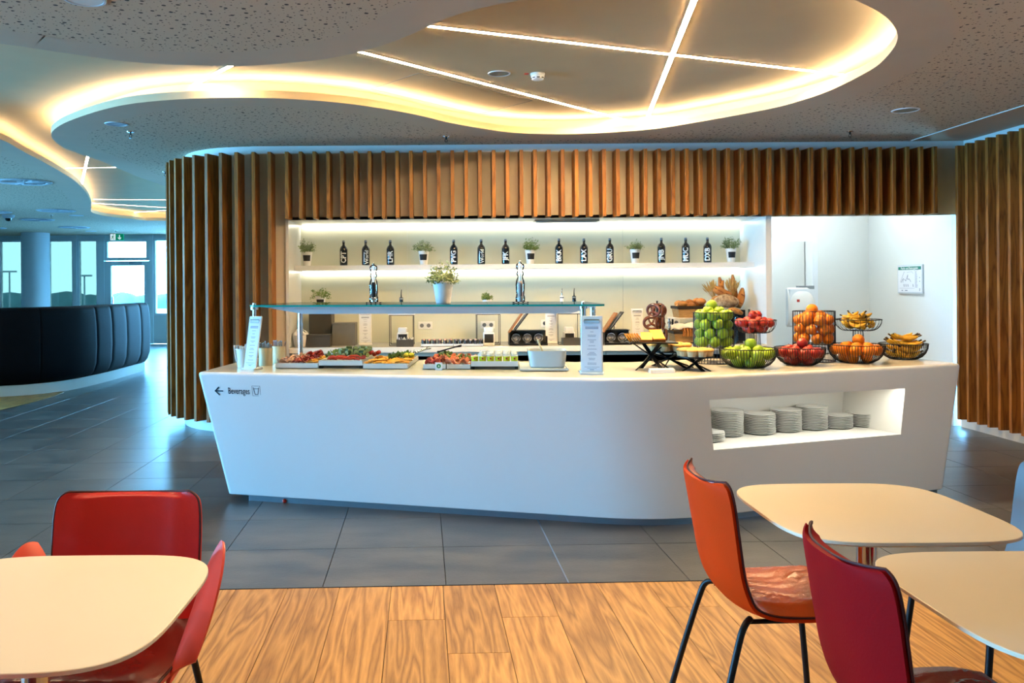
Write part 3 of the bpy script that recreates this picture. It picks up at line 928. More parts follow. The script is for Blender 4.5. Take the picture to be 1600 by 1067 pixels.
k = 1
for u0, u1 in ((-60,-2), (-2,40), (40,74), (74,117), (121,155), (240,275), (275,330)):
    win('window_%d' % k, u0, u1, ZC-.10, .74, .06, 'door_glass' if u0 > 200 else 'dimmed_glass'); k += 1
    x0, x1 = wx(u0), wx(u1)
    struct(MB().box((x0, YW-.02, .10), (x1, YW+.08, .74)).build('wall_parapet', 'column'))
struct(MB().box((wx(117), YW-.05, 0), (wx(121), YW+.12, ZC)).build('trim_4', 'window_frame'))
struct(MB().box((wx(155), YW-.05, 0), (wx(164), YW+.12, ZC)).build('trim_5', 'window_frame'))
struct(MB().box((wx(234), YW-.05, 0), (wx(240), YW+.12, ZC)).build('trim_6', 'window_frame'))
win('window_8', 164, 234, ZC-.10, wz(200, 407), .08, 'door_glass')
d = struct(MB().box((wx(164), YW-.03, 0), (wx(174), YW+.08, wz(200,408))).box((wx(226), YW-.03, 0), (wx(234), YW+.08, wz(200,408))).box((wx(174), YW-.03, wz(200,415)), (wx(226), YW+.08, wz(200,408))).box((wx(174), YW-.03, 0), (wx(226), YW+.08, .3)).build('door_1', 'window_frame'))
MB().box((wx(174), YW+.02, .3), (wx(226), YW+.03, wz(200,415))).build('pane', 'door_glass', d)
MB().box((wx(204), YW-.09, wz(200,411)-.03), (wx(224), YW-.03, wz(200,411)+.03)).build('door_closer', 'cabinet_steel', d)
MB().box((wx(176), YW-.08, 1.0), (wx(178), YW-.03, 1.25)).build('handle', 'steel', d)
colm = struct(MB().lathe([(.33,0),(.33,ZC)], 28, (wx(56)*.955, YW*.955, 0)).build('column_1', 'column', None, 40))
# exit sign
p = at(183, 370.5, 21.6)
t = thing('exit_sign', 'green emergency exit sign with running figure and down arrow', 'sign', (p.x, 21.6, p.z))
MB().box((-.17,-.02,-.085),(.17,.02,.085)).build('housing', 'exit_green', t)
MB().box((-.165,-.024,-.08),(-.035,-.0201,.08)).build('white_field', 'exit_white', t)
mb = MB()
def bar(mb, x0, z0, x1, z1, wd, y=-.0265):
    d = Vector((x1-x0, z1-z0)).normalized(); nx, nz = -d.y*wd/2, d.x*wd/2
    mb.add([(x0+nx,y,z0+nz),(x0-nx,y,z0-nz),(x1-nx,y,z1-nz),(x1+nx,y,z1+nz)], [(3,2,1,0)])
bar(mb,-.10,.035,-.105,-.01,.03); bar(mb,-.105,-.01,-.075,-.035,.016); bar(mb,-.075,-.035,-.085,-.07,.014); bar(mb,-.105,-.01,-.125,-.04,.016); bar(mb,-.125,-.04,-.15,-.045,.014)
bar(mb,-.095,.03,-.065,.01,.012); bar(mb,-.105,.03,-.135,.01,.012)
mb.add([(-.09+.016*math.cos(2*PI*k/10), -.0265, .058+.016*math.sin(2*PI*k/10)) for k in range(10)], [tuple(range(9,-1,-1))])
mb.build('running_figure', 'exit_green', t)
mb = MB()
bar(mb,.07,.055,.07,-.03,.022,-.0215); bar(mb,.07,-.055,.03,-.012,.022,-.0218); bar(mb,.07,-.055,.11,-.012,.022,-.0221)
mb.build('arrow', 'exit_white', t)
# glazed side facade with daylight, out of frame to the side
XW = -12.5
fa = MB()
fa.box((XW-.1, -4.1, 0), (XW, 22.1, .25)).box((XW-.1, -4.1, ZC-.12), (XW, 22.1, ZC+.2))
fa.box((XW-.1, -4.1, .25), (XW, -1.0, ZC-.12)).box((XW-.1, 6.2, .25), (XW, 8.9, ZC-.12)).box((XW-.1, 12.4, .25), (XW, 22.1, ZC-.12))
WINY = [(-1.0,1.4),(1.4,3.8),(3.8,6.2),(8.9,12.4)]
for y0, y1 in WINY: fa.box((XW-.1, y1-.1, .25), (XW, y1, ZC-.12))
wside = struct(fa.build('wall_side', 'window_frame'))
for y0, y1 in WINY:
    MB().box((XW-.06, y0, .25), (XW-.05, y1-.1, ZC-.12)).build('pane', 'window_glass', wside)
struct(MB().box((-12.6, -4.2, 0), (5.4, -4.1, ZC+.2)).build('wall_rear', 'oak_light'))
# outside world
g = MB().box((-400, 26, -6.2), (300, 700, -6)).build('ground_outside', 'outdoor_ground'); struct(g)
def treeline():
    mb = MB(); r = random.Random(3)
    x = -190
    while x < -20:
        wd = r.uniform(5, 11); h = r.uniform(5.6, 7.0)
        mb.sphere((x, 205 + r.uniform(-4, 4), -6 + h*.45), 1, 8, 6, (wd*.7, 3, h*.55))
        x += wd*.55
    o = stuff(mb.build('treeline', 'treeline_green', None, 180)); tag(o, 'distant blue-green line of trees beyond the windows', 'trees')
treeline()
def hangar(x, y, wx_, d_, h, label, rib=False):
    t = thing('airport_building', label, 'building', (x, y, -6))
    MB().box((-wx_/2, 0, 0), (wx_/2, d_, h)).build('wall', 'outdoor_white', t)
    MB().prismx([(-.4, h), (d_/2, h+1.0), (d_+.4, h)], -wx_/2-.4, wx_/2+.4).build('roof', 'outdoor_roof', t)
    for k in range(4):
        MB().box((-wx_/2 + wx_*(k+.2)/4, -.05, h*.4), (-wx_/2 + wx_*(k+.7)/4, .0, h*.75)).build('window', 'outdoor_metal', t)
q = at(95, 466, 120); hangar(q.x, 120, 14, 8, 3.6, 'low white airport building outside, left of the far door')
q = at(200, 470, 130); hangar(q.x, 130, 12, 8, 3.2, 'low white airport building outside the far glass door')
q = at(20, 468, 110); hangar(q.x, 110, 16, 8, 3.4, 'low white airport building outside the far left window')
t = thing('corrugated_roof', 'ribbed grey roof right outside the window beside the far door', 'roof', (wx(256)*1.15, 25.4, .15))
for k in range(16): MB().box((-1.1+k*.14, 0, -.02-k*0), (-1.03+k*.14, 2.4, .03)).build('rib', 'outdoor_white', t)
MB().box((-1.15, 0, -.06), (1.15, 2.4, -.02)).build('sheet', 'outdoor_metal', t)
for u, y, h, lb in ((132, 70, 8.5, 'thin lamp post outside the window left of the door'), (262, 60, 11, 'thin lamp post outside the window beside the slat wall'), (15, 75, 9, 'thin lamp post outside the far left window')):
    q = at(u, 450, y)
    t = thing('lamp_post', lb, 'lamp post', (q.x, y, -6))
    MB().tube([(0,0,0),(0,0,h)], [.12,.07], 8).build('pole', 'outdoor_metal', t, 40)
    MB().box((-.6,-.15,h),(.6,.15,h+.15)).build('lamp_head', 'outdoor_metal', t)

# ---------------------------------------------------------------- curved sofa
sp_ = [on(-120,628,0), on(-60,625,0), on(0,621,0), on(56,617,0), on(112,609.5,0), on(169,596.5,0), on(229,579,0)]
path = catmull(sp_, 12)
t = thing('curved_sofa', 'dark blue leather curved high-back sofa on a white plinth by the windows', 'sofa', (0,0,0))
def nrm(k):
    d = path[min(k+1, len(path)-1)] - path[max(k-1, 0)]; d.z = 0; d.normalize()
    return Vector((-d.y, d.x, 0))       # away from the viewer, into the sofa
prof = [(.10,.14),(.03,.16),(-.02,.22),(-.06,.34),(-.075,.6),(-.07,.9),(-.05,1.12),(-.03,1.18),(.02,1.205),(.10,1.21),(.14,1.19),(.15,1.1),(.15,.14)]
def nearest(u):
    return min(range(len(path)), key=lambda k: abs(U0 + F*path[k].x/path[k].y - u))
cuts = [0] + [nearest(u) for u in (-40, 57, 142, 167, 192, 214)] + [len(path)-1]
cuts = sorted(set(cuts))
for a, b in zip(cuts, cuts[1:]):
    mb = MB(); ks = list(range(a, b+1)); 
    def fn(i, j):
        f = a + i*(b-a); k0 = min(int(f), b-1 if b > a else a); fr = f-k0
        p = path[k0].lerp(path[min(k0+1, len(path)-1)], fr); nn = nrm(k0).lerp(nrm(min(k0+1, len(path)-1)), fr).normalized()
        jj = j*(len(prof)-1); j0 = min(int(jj), len(prof)-2); g = jj-j0
        off = prof[j0][0]*(1-g)+prof[j0+1][0]*g; z = prof[j0][1]*(1-g)+prof[j0+1][1]*g
        edge = min(i, 1-i)*(b-a)
        puff = -.012*(1-math.exp(-edge*5)) if .14 < z < 1.2 else 0
        return p + nn*(off+puff) + Vector((0,0,z))
    nu = max(8, (b-a)*3)
    mb.grid(fn, nu, (len(prof)-1)*2)
    o_ = len(mb.v)
    mb.build('upholstery_panel', 'sofa_leather', t, 60)
pl = MB()
mm = len(path)
rows = [(.03,0),(.03,.15),(.18,.15),(.18,0)]
pl.add([tuple(path[k] + nrm(k)*o_ + Vector((0,0,z))) for o_, z in rows for k in range(mm)], [(r*mm+k, r*mm+k+1, (r+1)*mm+k+1, (r+1)*mm+k) for r in range(3) for k in range(mm-1)])
pl.build('plinth', 'white_lacquer', t, 40)
# end cap of the sofa
e = path[-1]; ne = nrm(mm-1)
MB().add([tuple(e + ne*o_ + Vector((0,.001,z))) for o_, z in prof], [tuple(range(len(prof)))]).build('end_cap', 'sofa_leather', t)
# seat side behind (bench towards the windows)
mb = MB()
rows = [(.15,.2),(.15,.46),(.62,.46),(.62,.2)]
mb.add([tuple(path[k] + nrm(k)*o_ + Vector((0,0,z))) for o_, z in rows for k in range(mm)], [(r*mm+k, r*mm+k+1, (r+1)*mm+k+1, (r+1)*mm+k) for r in range(3) for k in range(mm-1)])
mb.build('seat', 'sofa_leather', t, 40)

# ---------------------------------------------------------------- buffet counter
CT = .895
ct = thing('buffet_counter', 'long white buffet counter with a rounded corner and a lit plate niche', 'counter', (0,0,0))
L_t, C_t, R_t = Vector((-1.665,5.575)), Vector((1.167,4.954)), Vector((3.56,5.75))
L_b, C_b, R_b = Vector((-1.50,5.72)), Vector((1.28,4.965)), Vector((3.40,5.70))
BL_t, BC_t, BR_t = Vector((-1.55,6.72)), Vector((1.25,6.05)), Vector((3.40,6.72))
BL_b, BC_b, BR_b = Vector((-1.42,6.66)), Vector((1.25,6.0)), Vector((3.28,6.62))
def rc(a, c, b, r, n=12):
    d1, d2 = (a-c).normalized(), (b-c).normalized()
    p, q = c + d1*r, c + d2*r
    return [(p*(1-t)**2 + c*2*t*(1-t) + q*t*t) for t in [k/n for k in range(n+1)]]
NX0, NX1, NZ0, NZ1 = None, None, .442, .748
def sright(X): return (X - C_t.x)/(R_t.x - C_t.x)
S0, S1 = sright(1.595), sright(3.09)
NL, NA = 8, 12
def loop(L, C, R, BL, BC, BR):
    arc = rc(L, C, R, .36, NA)
    pts = rc(BL, L, arc[0], .03, 4)
    lst = pts[-1]
    pts += [lst.lerp(arc[0], k/NL) for k in range(1, NL)]
    pts += arc
    r0 = [C.lerp(R, S0), C.lerp(R, S1)]
    pts += [r0[0], r0[1]]
    pts += rc(r0[1], R, BR, .05, 4)
    pts += rc(R, BR, BC, .03, 3) + rc(BR, BC, BL, .1, 3) + rc(BC, BL, L, .03, 3)
    return pts
top, bot = loop(L_t,C_t,R_t,BL_t,BC_t,BR_t), loop(L_b,C_b,R_b,BL_b,BC_b,BR_b)
NP = len(top)
iS0 = 5 + (NL-1) + (NA+1); iS1 = iS0 + 1
ZB = .042
cen = sum(top, Vector((0,0)))/NP
def inset(P, d):
    out = []
    for i in range(len(P)):
        t_ = (P[(i+1) % len(P)] - P[i-1])
        if t_.length < 1e-6: t_ = Vector((1,0))
        t_.normalize(); out.append(P[i] + Vector((-t_.y, t_.x))*d)
    return out
def lev(z):
    t_ = (z-ZB)/(CT-ZB)
    return [b_.lerp(a_, t_) for a_, b_ in zip(top, bot)]
levels = [(ZB, inset(lev(ZB), .006)), (ZB+.005, lev(ZB+.005)), (NZ0, lev(NZ0)), (NZ1, lev(NZ1))]
rr = .024
for k in range(6):
    a = PI/2*k/5
    z = CT - rr + rr*math.sin(a)
    levels.append((z, inset(lev(min(z, CT)), rr*(1-math.cos(a)))))
mb = MB()
mb.add([(p.x, p.y, z) for z, P in levels for p in P],
       [(k*NP+i, k*NP+(i+1) % NP, (k+1)*NP+(i+1) % NP, (k+1)*NP+i) for k in range(len(levels)-1) for i in range(NP) if not (k == 2 and i == iS0)])
P0 = levels[0][1]
mb.add([(p.x, p.y, ZB) for p in P0], [tuple(range(NP-1,-1,-1))])
mb.build('body', 'solid_white', ct, 35)
PT = levels[-1][1]
MB().add([(p.x, p.y, CT) for p in PT], [tuple(range(NP))]).build('worktop_surface', 'counter_top', ct)
pin = inset(bot, .03)
pin[0:5] = [p + Vector((.11,-.03)) for p in pin[0:5]]
MB().prism([(p.x,p.y) for p in pin], 0, ZB+.001).build('plinth', 'plinth_steel', ct)
# plate niche lining
f0, f1 = lev(NZ0)[iS0], lev(NZ0)[iS1]; g0, g1 = lev(NZ1)[iS0], lev(NZ1)[iS1]
nd = (f1-f0).normalized(); nb = Vector((-nd.y, nd.x))*.52
def v3(p, z): return (p.x, p.y, z)
vs = [v3(f0,NZ0), v3(f1,NZ0), v3(g1,NZ1), v3(g0,NZ1), v3(f0+nb,NZ0), v3(f1+nb,NZ0), v3(g1+nb,NZ1), v3(g0+nb,NZ1)]
MB().add(vs, [(0,1,5,4),(1,2,6,5),(2,3,7,6),(3,0,4,7),(4,5,6,7)]).build('plate_niche', 'white_lacquer', ct)
a_, b_ = g0 + nd*.03 + nb*.03, g1 - nd*.03 + nb*.03
MB().add([v3(a_,NZ1-.0008), v3(b_,NZ1-.0008), v3(b_+nb*.06,NZ1-.0008), v3(a_+nb*.06,NZ1-.0008)], [(3,2,1,0)]).build('niche_light', 'led_plate', ct)
# lettering
fx = (C_t-L_t).normalized()
def facept(u, v):
    # point of the slanted left face seen at that bearing
    a, b = pix(u, v)
    p0 = Vector((L_t.x, L_t.y, CT)); e1 = Vector((C_t.x-L_t.x, C_t.y-L_t.y, 0)); e2 = Vector((L_b.x-L_t.x, L_b.y-L_t.y, ZB-CT))
    nn = e1.cross(e2); dr = Vector((a/F, 1, -b/F)); o_ = Vector((0,0,EYE))
    return o_ + dr*((p0-o_).dot(nn)/dr.dot(nn)), e1.normalized(), nn.normalized()
c1, ex, nn = facept(373.5, 611)
ez = nn.cross(ex); ez = -ez if ez.z < 0 else ez
nn = nn if nn.y < 0 else -nn
def onface(c, x, z, d=.0035): return tuple(c + ex*x + ez*z + nn*d)
pxm = c1.y/F
vs, fs = text('Beverages', .062, .0006, .62)
mb = MB().add([onface(c1, x, z) for x, z in vs], fs); mb.build('lettering', 'dark_blue_print', ct)
def face_stroke(mb, c, pts, wd, closed=False):
    ps = pts + [pts[0]] if closed else pts
    for (x0_, z0_), (x1_, z1_) in zip(ps, ps[1:]):
        d = Vector((x1_-x0_, z1_-z0_)).normalized(); nx, nz = -d.y*wd/2, d.x*wd/2
        ext = d*wd*.4
        mb.add([onface(c, x0_+nx-ext.x, z0_+nz-ext.y), onface(c, x0_-nx-ext.x, z0_-nz-ext.y), onface(c, x1_-nx+ext.x, z1_-nz+ext.y), onface(c, x1_+nx+ext.x, z1_+nz+ext.y)], [(0,1,2,3)])
ca, _, _ = facept(342.5, 610.5)
mb = MB(); face_stroke(mb, ca, [(-.026,0),(.028,0)], .0085); face_stroke(mb, ca, [(0,.026),(-.026,0),(0,-.026)], .0085)
mb.build('arrow_sign', 'dark_blue_print', ct)
cc, _, _ = facept(400.7, 610.5)
mb = MB(); face_stroke(mb, cc, [(-.028,-.034),(.028,-.034),(.028,.034),(-.028,.034)], .0022, True)
face_stroke(mb, cc, [(-.019,.022),(-.010,-.024),(.010,-.024),(.019,.022)], .0045); face_stroke(mb, cc, [(-.016,.015),(.016,.015)], .003)
mb.build('cup_sign', 'dark_blue_print', ct)
q = on(445, 785, 0)
tag(MB().sphere((0,0,.014), .015, 14, 10).build('red_ball', 'tomato', None, 180, (q.x, q.y-.01, 0)), 'tiny red ball lying at the foot of the buffet counter', 'ball')

# ---------------------------------------------------------------- plates
def mk_plate():
    me = MB().lathe([(.062,0),(.066,.002),(.098,.012),(.104,.0145),(.1045,.016),(.102,.0165),(.064,.006),(0,.005)], 28).mesh('plate', 'porcelain', 50)
    return tag(link_mesh('plate', me), 'plate', 'plate')
pls = Series(mk_plate)
for u, v, n_, lb in ((1107,688,5,'in the low stack at the niche edge'), (1136.5,680,15,'in the tall stack second from the rounded corner'), (1186.5,677,12,'in the third stack from the rounded corner'), (1228,673,13,'in the stack just left of the tallest one'), (1268,670,14,'in the tallest stack of the niche'), (1308,668,8,'in the low stack right of the tallest one'), (1346,665,8,'in the last stack at the far niche end')):
    q = on(u, v, NZ0)
    for k in range(n_):
        o = pls.put((q.x + RN.uniform(-.002,.002), q.y + RN.uniform(-.002,.002), NZ0 + k*.0112), RN.uniform(0,6))
        o['label'] = ('topmost white plate ' if k == n_-1 else 'white plate below the top ') + lb
        o['group'] = 'plates in the counter niche'

# ---------------------------------------------------------------- niche shelf, lights, back counter
YS = 8.68
zs = 1.680
sh = MB().bbox((XL, YS, zs-.05), (XR, YB-.005, zs), .002).build('shelf', 'white_lacquer')
tag(sh, 'long white shelf carrying bottles and herb pots in the lit niche', 'shelf')
def strip_light(name, label, lo, hi):
    t = thing(name, label, 'light strip', ((lo[0]+hi[0])/2, (lo[1]+hi[1])/2, hi[2]))
    x, y, z = (hi[0]-lo[0])/2, (hi[1]-lo[1])/2, hi[2]-lo[2]
    MB().box((-x,-y,-z*.4),(x,y,0)).build('profile', 'white_plastic', t)
    MB().box((-x,-y*.8,-z),(x,y*.8,-z*.4)).build('diffuser', 'led_niche', t)
strip_light('niche_light', 'white light strip along the top of the bottle niche', (XL+.02, YB-.05, ZF-.013), (XR-.02, YB-.015, ZF-.001))
strip_light('shelf_light', 'white light strip under the bottle shelf', (XL+.02, YB-.05, zs-.062), (XR-.02, YB-.015, zs-.05))
t = thing('niche_vent', 'long steel vent under the niche ceiling', 'vent', (at(885,346,8.6).x, 8.62, ZF-.001))
MB().box((-.33,-.07,-.02),(.33,.07,0)).build('frame', 'steel', t)
for k in range(4): MB().box((-.31,-.055+k*.03,-.024),(.31,-.04+k*.03,-.0201)).build('slat', 'grey_plastic', t)

BZ = .848
bc = MB().bbox((XL+.001, YN-.045, BZ-.055), (XR-.001, YB-.006, BZ), .003).build('back_worktop', 'counter_top')
tag(bc, 'long cream worktop along the niche wall behind the buffet', 'worktop')
nU = 6
for k in range(nU):
    x0_, x1_ = XL + .01 + (XR-XL-.02)*k/nU, XL + .01 + (XR-XL-.02)*(k+1)/nU
    st = k < 1
    t = thing('base_cabinet', ('steel-fronted base cabinet at the curved wall end under the back worktop' if st else ['','second','third','fourth','fifth','sixth'][k] + ' base cabinet from the curved wall under the back worktop'), 'cabinet', ((x0_+x1_)/2, YN+.04, 0), 0, 'base cabinets under the back worktop')
    hw_ = (x1_-x0_)/2
    MB().box((-hw_+.002, .0, .10), (hw_-.002, .6, BZ-.057)).build('body', 'cabinet_front', t)
    MB().box((-hw_+.004, -.02, .12), (hw_-.004, -.001, .62)).build('door', 'cabinet_front', t)
    dr_ = MB().box((-hw_+.004, -.02, .63), (hw_-.004, -.001, BZ-.075)).build('drawer', 'cabinet_steel' if st else 'cabinet_front', t)
    MB().box((-hw_*.8, -.032, .735), (hw_*.8, -.0201, .742)).build('handle', 'black_metal' if st else 'steel', dr_)
    MB().box((-hw_+.01, .05, 0), (hw_-.01, .5, .10)).build('plinth', 'grey_plastic', t)

# bottles
BY = 8.80
bprof = [(.030,0),(.040,.004),(.0415,.02),(.0415,.165),(.040,.178),(.031,.198),(.0165,.212),(.0135,.222),(.0135,.238),(.0155,.240),(.0155,.246),(.013,.247)]
bott_me = MB().lathe(bprof, 24).mesh('body', 'bottle_black', 40)
cap_me = MB().lathe([(.0135,.2475),(.0145,.249),(.0145,.262),(.011,.267),(0,.268)], 16).mesh('stopper', 'grey_plastic', 40)
def wrap_text(s_, size, wt, xs_, dx=0.):
    vs, fs = text(s_, size, wt, xs_)
    bm = bmesh.new()
    # rotate to read upwards
    bv = [bm.verts.new((-y + dx, 0, x + .088)) for x, y in vs]
    for f in fs:
        try: bm.faces.new([bv[i] for i in f])
        except ValueError: pass
    for k in range(-5, 6):
        g_ = bm.verts[:] + bm.edges[:] + bm.faces[:]
        bmesh.ops.bisect_plane(bm, geom=g_, plane_co=(k*.006, 0, 0), plane_no=(1,0,0))
    r = .0419
    for v in bm.verts:
        a = v.co.x/r
        v.co = (r*math.sin(a), -r*math.cos(a), v.co.z)
    me = bpy.data.meshes.new('lettering'); bm.to_mesh(me); bm.free()
    me.materials.append(MATS['white_print'])
    return me
world_me = None
for u, s_ in ((537,'CPT'),(571.5,'World'),(610,'LHR'),(709,'PVG'),(752,'World'),(790,'JFK'),(873.5,'BKK'),(912.5,'LAX'),(953,'GRU'),(1033.5,'JNB'),(1071.5,'MUC'),(1105.5,'DXB')):
    p = at(u, 400, BY)
    if s_ == 'World':
        lb = 'black bottle lettered World left of the LHR bottle' if u < 600 else 'black bottle lettered World left of the JFK bottle'
    else: lb = 'black bottle with white vertical lettering ' + s_ + ' on the niche shelf'
    t = thing('bottle', lb, 'bottle', (p.x, BY, zs), -math.atan2(p.x, BY), 'black lettered bottles on the niche shelf')
    link_mesh('body', bott_me, t); link_mesh('stopper', cap_me, t)
    if s_ == 'World':
        if world_me is None: world_me = wrap_text('World', .056, .0012, .95, .011)
        link_mesh('lettering', world_me, t)
        mb = MB(); rr_ = random.Random(4); z_ = .04
        while z_ < .135:
            l_ = rr_.uniform(.004,.009); a = -.017/.0419
            pA = [(.0419*math.sin(a+d_), -.0419*math.cos(a+d_)) for d_ in (-.09,.09)]
            mb.add([(pA[0][0],pA[0][1],z_),(pA[1][0],pA[1][1],z_),(pA[1][0],pA[1][1],z_+l_),(pA[0][0],pA[0][1],z_+l_)], [(0,1,2,3)]); z_ += l_+.0025
        mb.build('small_print', 'white_print', t)
    else: link_mesh('lettering', wrap_text(s_, .078, .0022, .86), t)

# potted herbs
def foliage(seed, n, rad, h, spread=1., leafs=.014, mat='leaf_grey', droop=0.):
    r = random.Random(seed); mb = MB(); st = MB()
    for k in range(n):
        a = r.uniform(0, 2*PI); d = rad*math.sqrt(r.random())
        hh_ = h*r.uniform(.30, 1.)*math.sqrt(max(.1, 1 - .75*(d/rad)**2))
        tip = Vector((math.cos(a)*d*spread, math.sin(a)*d*spread, hh_ - droop*d))
        base = Vector((math.cos(a)*rad*.15, math.sin(a)*rad*.15, 0))
        mid = base.lerp(tip, .55) + Vector((0,0,.01))
        st.tube([base, mid, tip], .0009, 3, False)
        for q_ in range(9):
            f_ = .35 + .65*r.random()
            c_ = base.lerp(mid, f_*2) if f_ < .5 else mid.lerp(tip, f_*2-1)
            c_ = c_ + Vector((r.gauss(0,1), r.gauss(0,1), r.gauss(0,1)))*.006
            dx = Vector((r.gauss(0,1), r.gauss(0,1), r.gauss(0,.8))).normalized()
            nx = dx.orthogonal().normalized(); L_ = leafs*r.uniform(.6,1.2); wd = L_*.33
            mb.add([c_, c_+dx*L_*.5+nx*wd, c_+dx*L_, c_+dx*L_*.5-nx*wd], [(0,1,2,3)])
    return mb.mesh('leaves', mat), st.mesh('stems', 'stem_green')
pot_me = MB().lathe([(.036,0),(.038,.002),(.052,.125),(.0545,.127),(.0545,.150),(.0505,.150),(.048,.13),(.0,.128)], 28).mesh('pot', 'white_plastic', 35)
def label_patch(r0, r1, z0, z1, wa):
    mb = MB()
    mb.grid(lambda a, b: ((r0+(r1-r0)*b+.0008)*math.sin((a-.5)*wa), -(r0+(r1-r0)*b+.0008)*math.cos((a-.5)*wa), z0+(z1-z0)*b), 8, 2)
    return mb.mesh('label', 'black_print')
lab_me = label_patch(.0442, .0508, .052, .114, 1.75)
def herb(loc, seed, label, h=.15, rad=.085, n=64, mat='leaf_grey', scale=1., spread=1., rz=0, droop=0.):
    t = thing('potted_herb', label, 'potted plant', loc, rz, 'small herbs in white pots')
    t.scale = (scale,)*3
    link_mesh('pot', pot_me, t); link_mesh('label', lab_me, t)
    lm, sm = foliage(seed, n, rad, h, spread, .019, mat, droop)
    stuff(link_mesh('leaves', lm, t, (0,0,.128))); stuff(link_mesh('stems', sm, t, (0,0,.126)))
for u, sd, lb, kw in ((480,1,'rounded grey-green herb in a white pot at the shelf end left of CPT',dict(h=.165,rad=.10)), (662,2,'sparse spreading herb in a white pot between LHR and PVG bottles',dict(h=.15,rad=.12,n=44,spread=1.1,rz=-.12)), (828.5,3,'bushy bright herb in a white pot between JFK and BKK bottles',dict(h=.17,rad=.10,mat='leaf',rz=.1)), (992.5,4,'low herb in a white pot between GRU and JNB bottles',dict(h=.125,rad=.10)), (1142,5,'wiry herb in a white pot right of the DXB bottle',dict(h=.16,rad=.115))):
    p = at(u, 400, 8.84); herb((p.x, 8.84, zs), sd, lb, **kw)

# ---------------------------------------------------------------- sneeze guard
GZ = 1.337
FLp, FRp = Vector((at(386,477,5.66).x, 5.66)), Vector((at(947,474,5.12).x, 5.12))
BLp, BRp = Vector((at(462,488,6.60).x, 6.60)), Vector((at(912,488,6.02).x, 6.02))
sg = thing('sneeze_guard', 'glass and steel sneeze guard on posts over the cold buffet trays', 'sneeze guard', (0,0,0))
poly = [FLp, FRp, BRp, BLp]
def roundpoly(P, r, n=5):
    out = []
    for i in range(len(P)): out += rc(P[i-1], P[i], P[(i+1) % len(P)], r, n)
    return out
gp = roundpoly(poly, .07)
MB().prism([(p.x,p.y) for p in gp], GZ-.012, GZ).build('glass_top', 'guard_glass', sg)
ins = inset(gp, .0015)
ng = len(gp)
MB().add([(p.x,p.y,z) for z in (GZ-.0125, GZ+.0004) for p in inset(gp, -.0006)] , [(i,(i+1) % ng, ng+(i+1) % ng, ng+i) for i in range(ng)]).build('glass_edge', 'glass_edge', sg)
def beam(Ya, Yb, z0, z1, th):
    # tapered steel beam under the front of the glass
    pts = []
    for u, z in ((404,z1), (936,z1), (892,z0), (474,z0)):
        Y = Ya + (Yb-Ya)*(u-404)/(936-404)
        pts.append((at(u, 480, Y).x, Y, z))
    bk = [(x+.004, y+th, z) for x, y, z in pts]
    return MB().add(pts + bk, [(0,3,2,1),(4,5,6,7),(0,1,5,4),(1,2,6,5),(2,3,7,6),(3,0,4,7)])
beam(5.86, 5.46, 1.270, GZ-.0126, .035).build('steel_beam', 'beam_steel', sg)
def post(x, y, zt_, r=.019, capr=.03):
    p = MB().lathe([(r,CT-.0),(r,zt_)], 20, (x,y,0)).build('post', 'steel', sg, 40)
    MB().lathe([(r*1.8,CT),(r*1.8,CT+.008),(r,CT+.01)], 20, (x,y,0)).build('base_ring', 'steel', p, 40)
    MB().lathe([(capr,zt_-.012),(capr,zt_+.008)], 20, (x,y,0)).build('cap', 'steel', p, 40)
x_ = at(397.5,480,5.80).x; post(x_, 5.80, GZ-.022, .0125, .026)
x_ = at(469.5,520,6.55).x; post(x_, 6.55, GZ-.022, .0185, .020)
x_ = at(911,480,5.40).x; post(x_, 5.40, GZ-.022, .019, .026)
x_ = at(926,480,5.95).x; post(x_, 5.95, GZ-.02, .020, .022)
for u, v in ((397.5,476.5), (911,473.5)):
    Y = 5.8 if u < 500 else 5.40
    q = at(u, v, Y); MB().lathe([(.013,GZ),(.013,GZ+.010),(.009,GZ+.014),(0,GZ+.014)], 14, (q.x, Y, 0)).build('clamp_bolt', 'chrome', sg, 40)

# things standing on the glass
p = at(692.5, 470, 5.72)
t = thing('potted_herb', 'large bushy herb in a tall tapered white pot on the glass guard', 'potted plant', (p.x, 5.72, GZ))
MB().lathe([(.046,0),(.049,.003),(.070,.143),(.0725,.145),(.0725,.152),(.069,.152),(.066,.13),(0,.128)], 32).build('pot', 'white_plastic', t, 35)
lm, sm = foliage(21, 120, .12, .185, 1., .020, 'leaf_grey', .25)
stuff(link_mesh('leaves', lm, t, (0,0,.128))); stuff(link_mesh('stems', sm, t, (0,0,.126)))
def mill(u, Y, label, fill):
    p = at(u, 470, Y)
    t = thing('spice_mill', label, 'spice mill', (p.x, Y, GZ), 0, 'tall clear spice mills on the glass guard')
    tr = MB().box((-.052,-.035,.002),(.052,.035,.010)).build('tray', 'black_metal', t)
    for k in range(3): MB().box((-.042+k*.032,-.0365,.004),(-.022+k*.032,-.0351,.008)).build('tray_stud', 'white_plastic', tr)
    MB().lathe([(.030,.010),(.032,.014),(.032,.04),(.027,.055),(.030,.10),(.031,.13),(.027,.155),(.020,.17),(.018,.182),(.024,.19),(.025,.20),(.020,.212),(.021,.222),(.026,.235),(.028,.250),(.025,.264),(.012,.272),(.006,.274)], 24).build('clear_body', 'clear_acrylic', t, 60)
    MB().lathe([(.014,.045),(.017,.05),(.018,.13),(.010,.15),(0,.152)], 16).build('filling', fill, t, 60)
    MB().lathe([(.004,.152),(.004,.272),(.008,.276),(.008,.283),(.005,.288),(0,.289)], 12).build('shaft', 'chrome', t, 40)
    MB().lathe([(.018,.012),(.019,.03),(.012,.044)], 16).build('grinder', 'white_plastic' if fill == 'pink_salt' else 'chrome', t, 40)
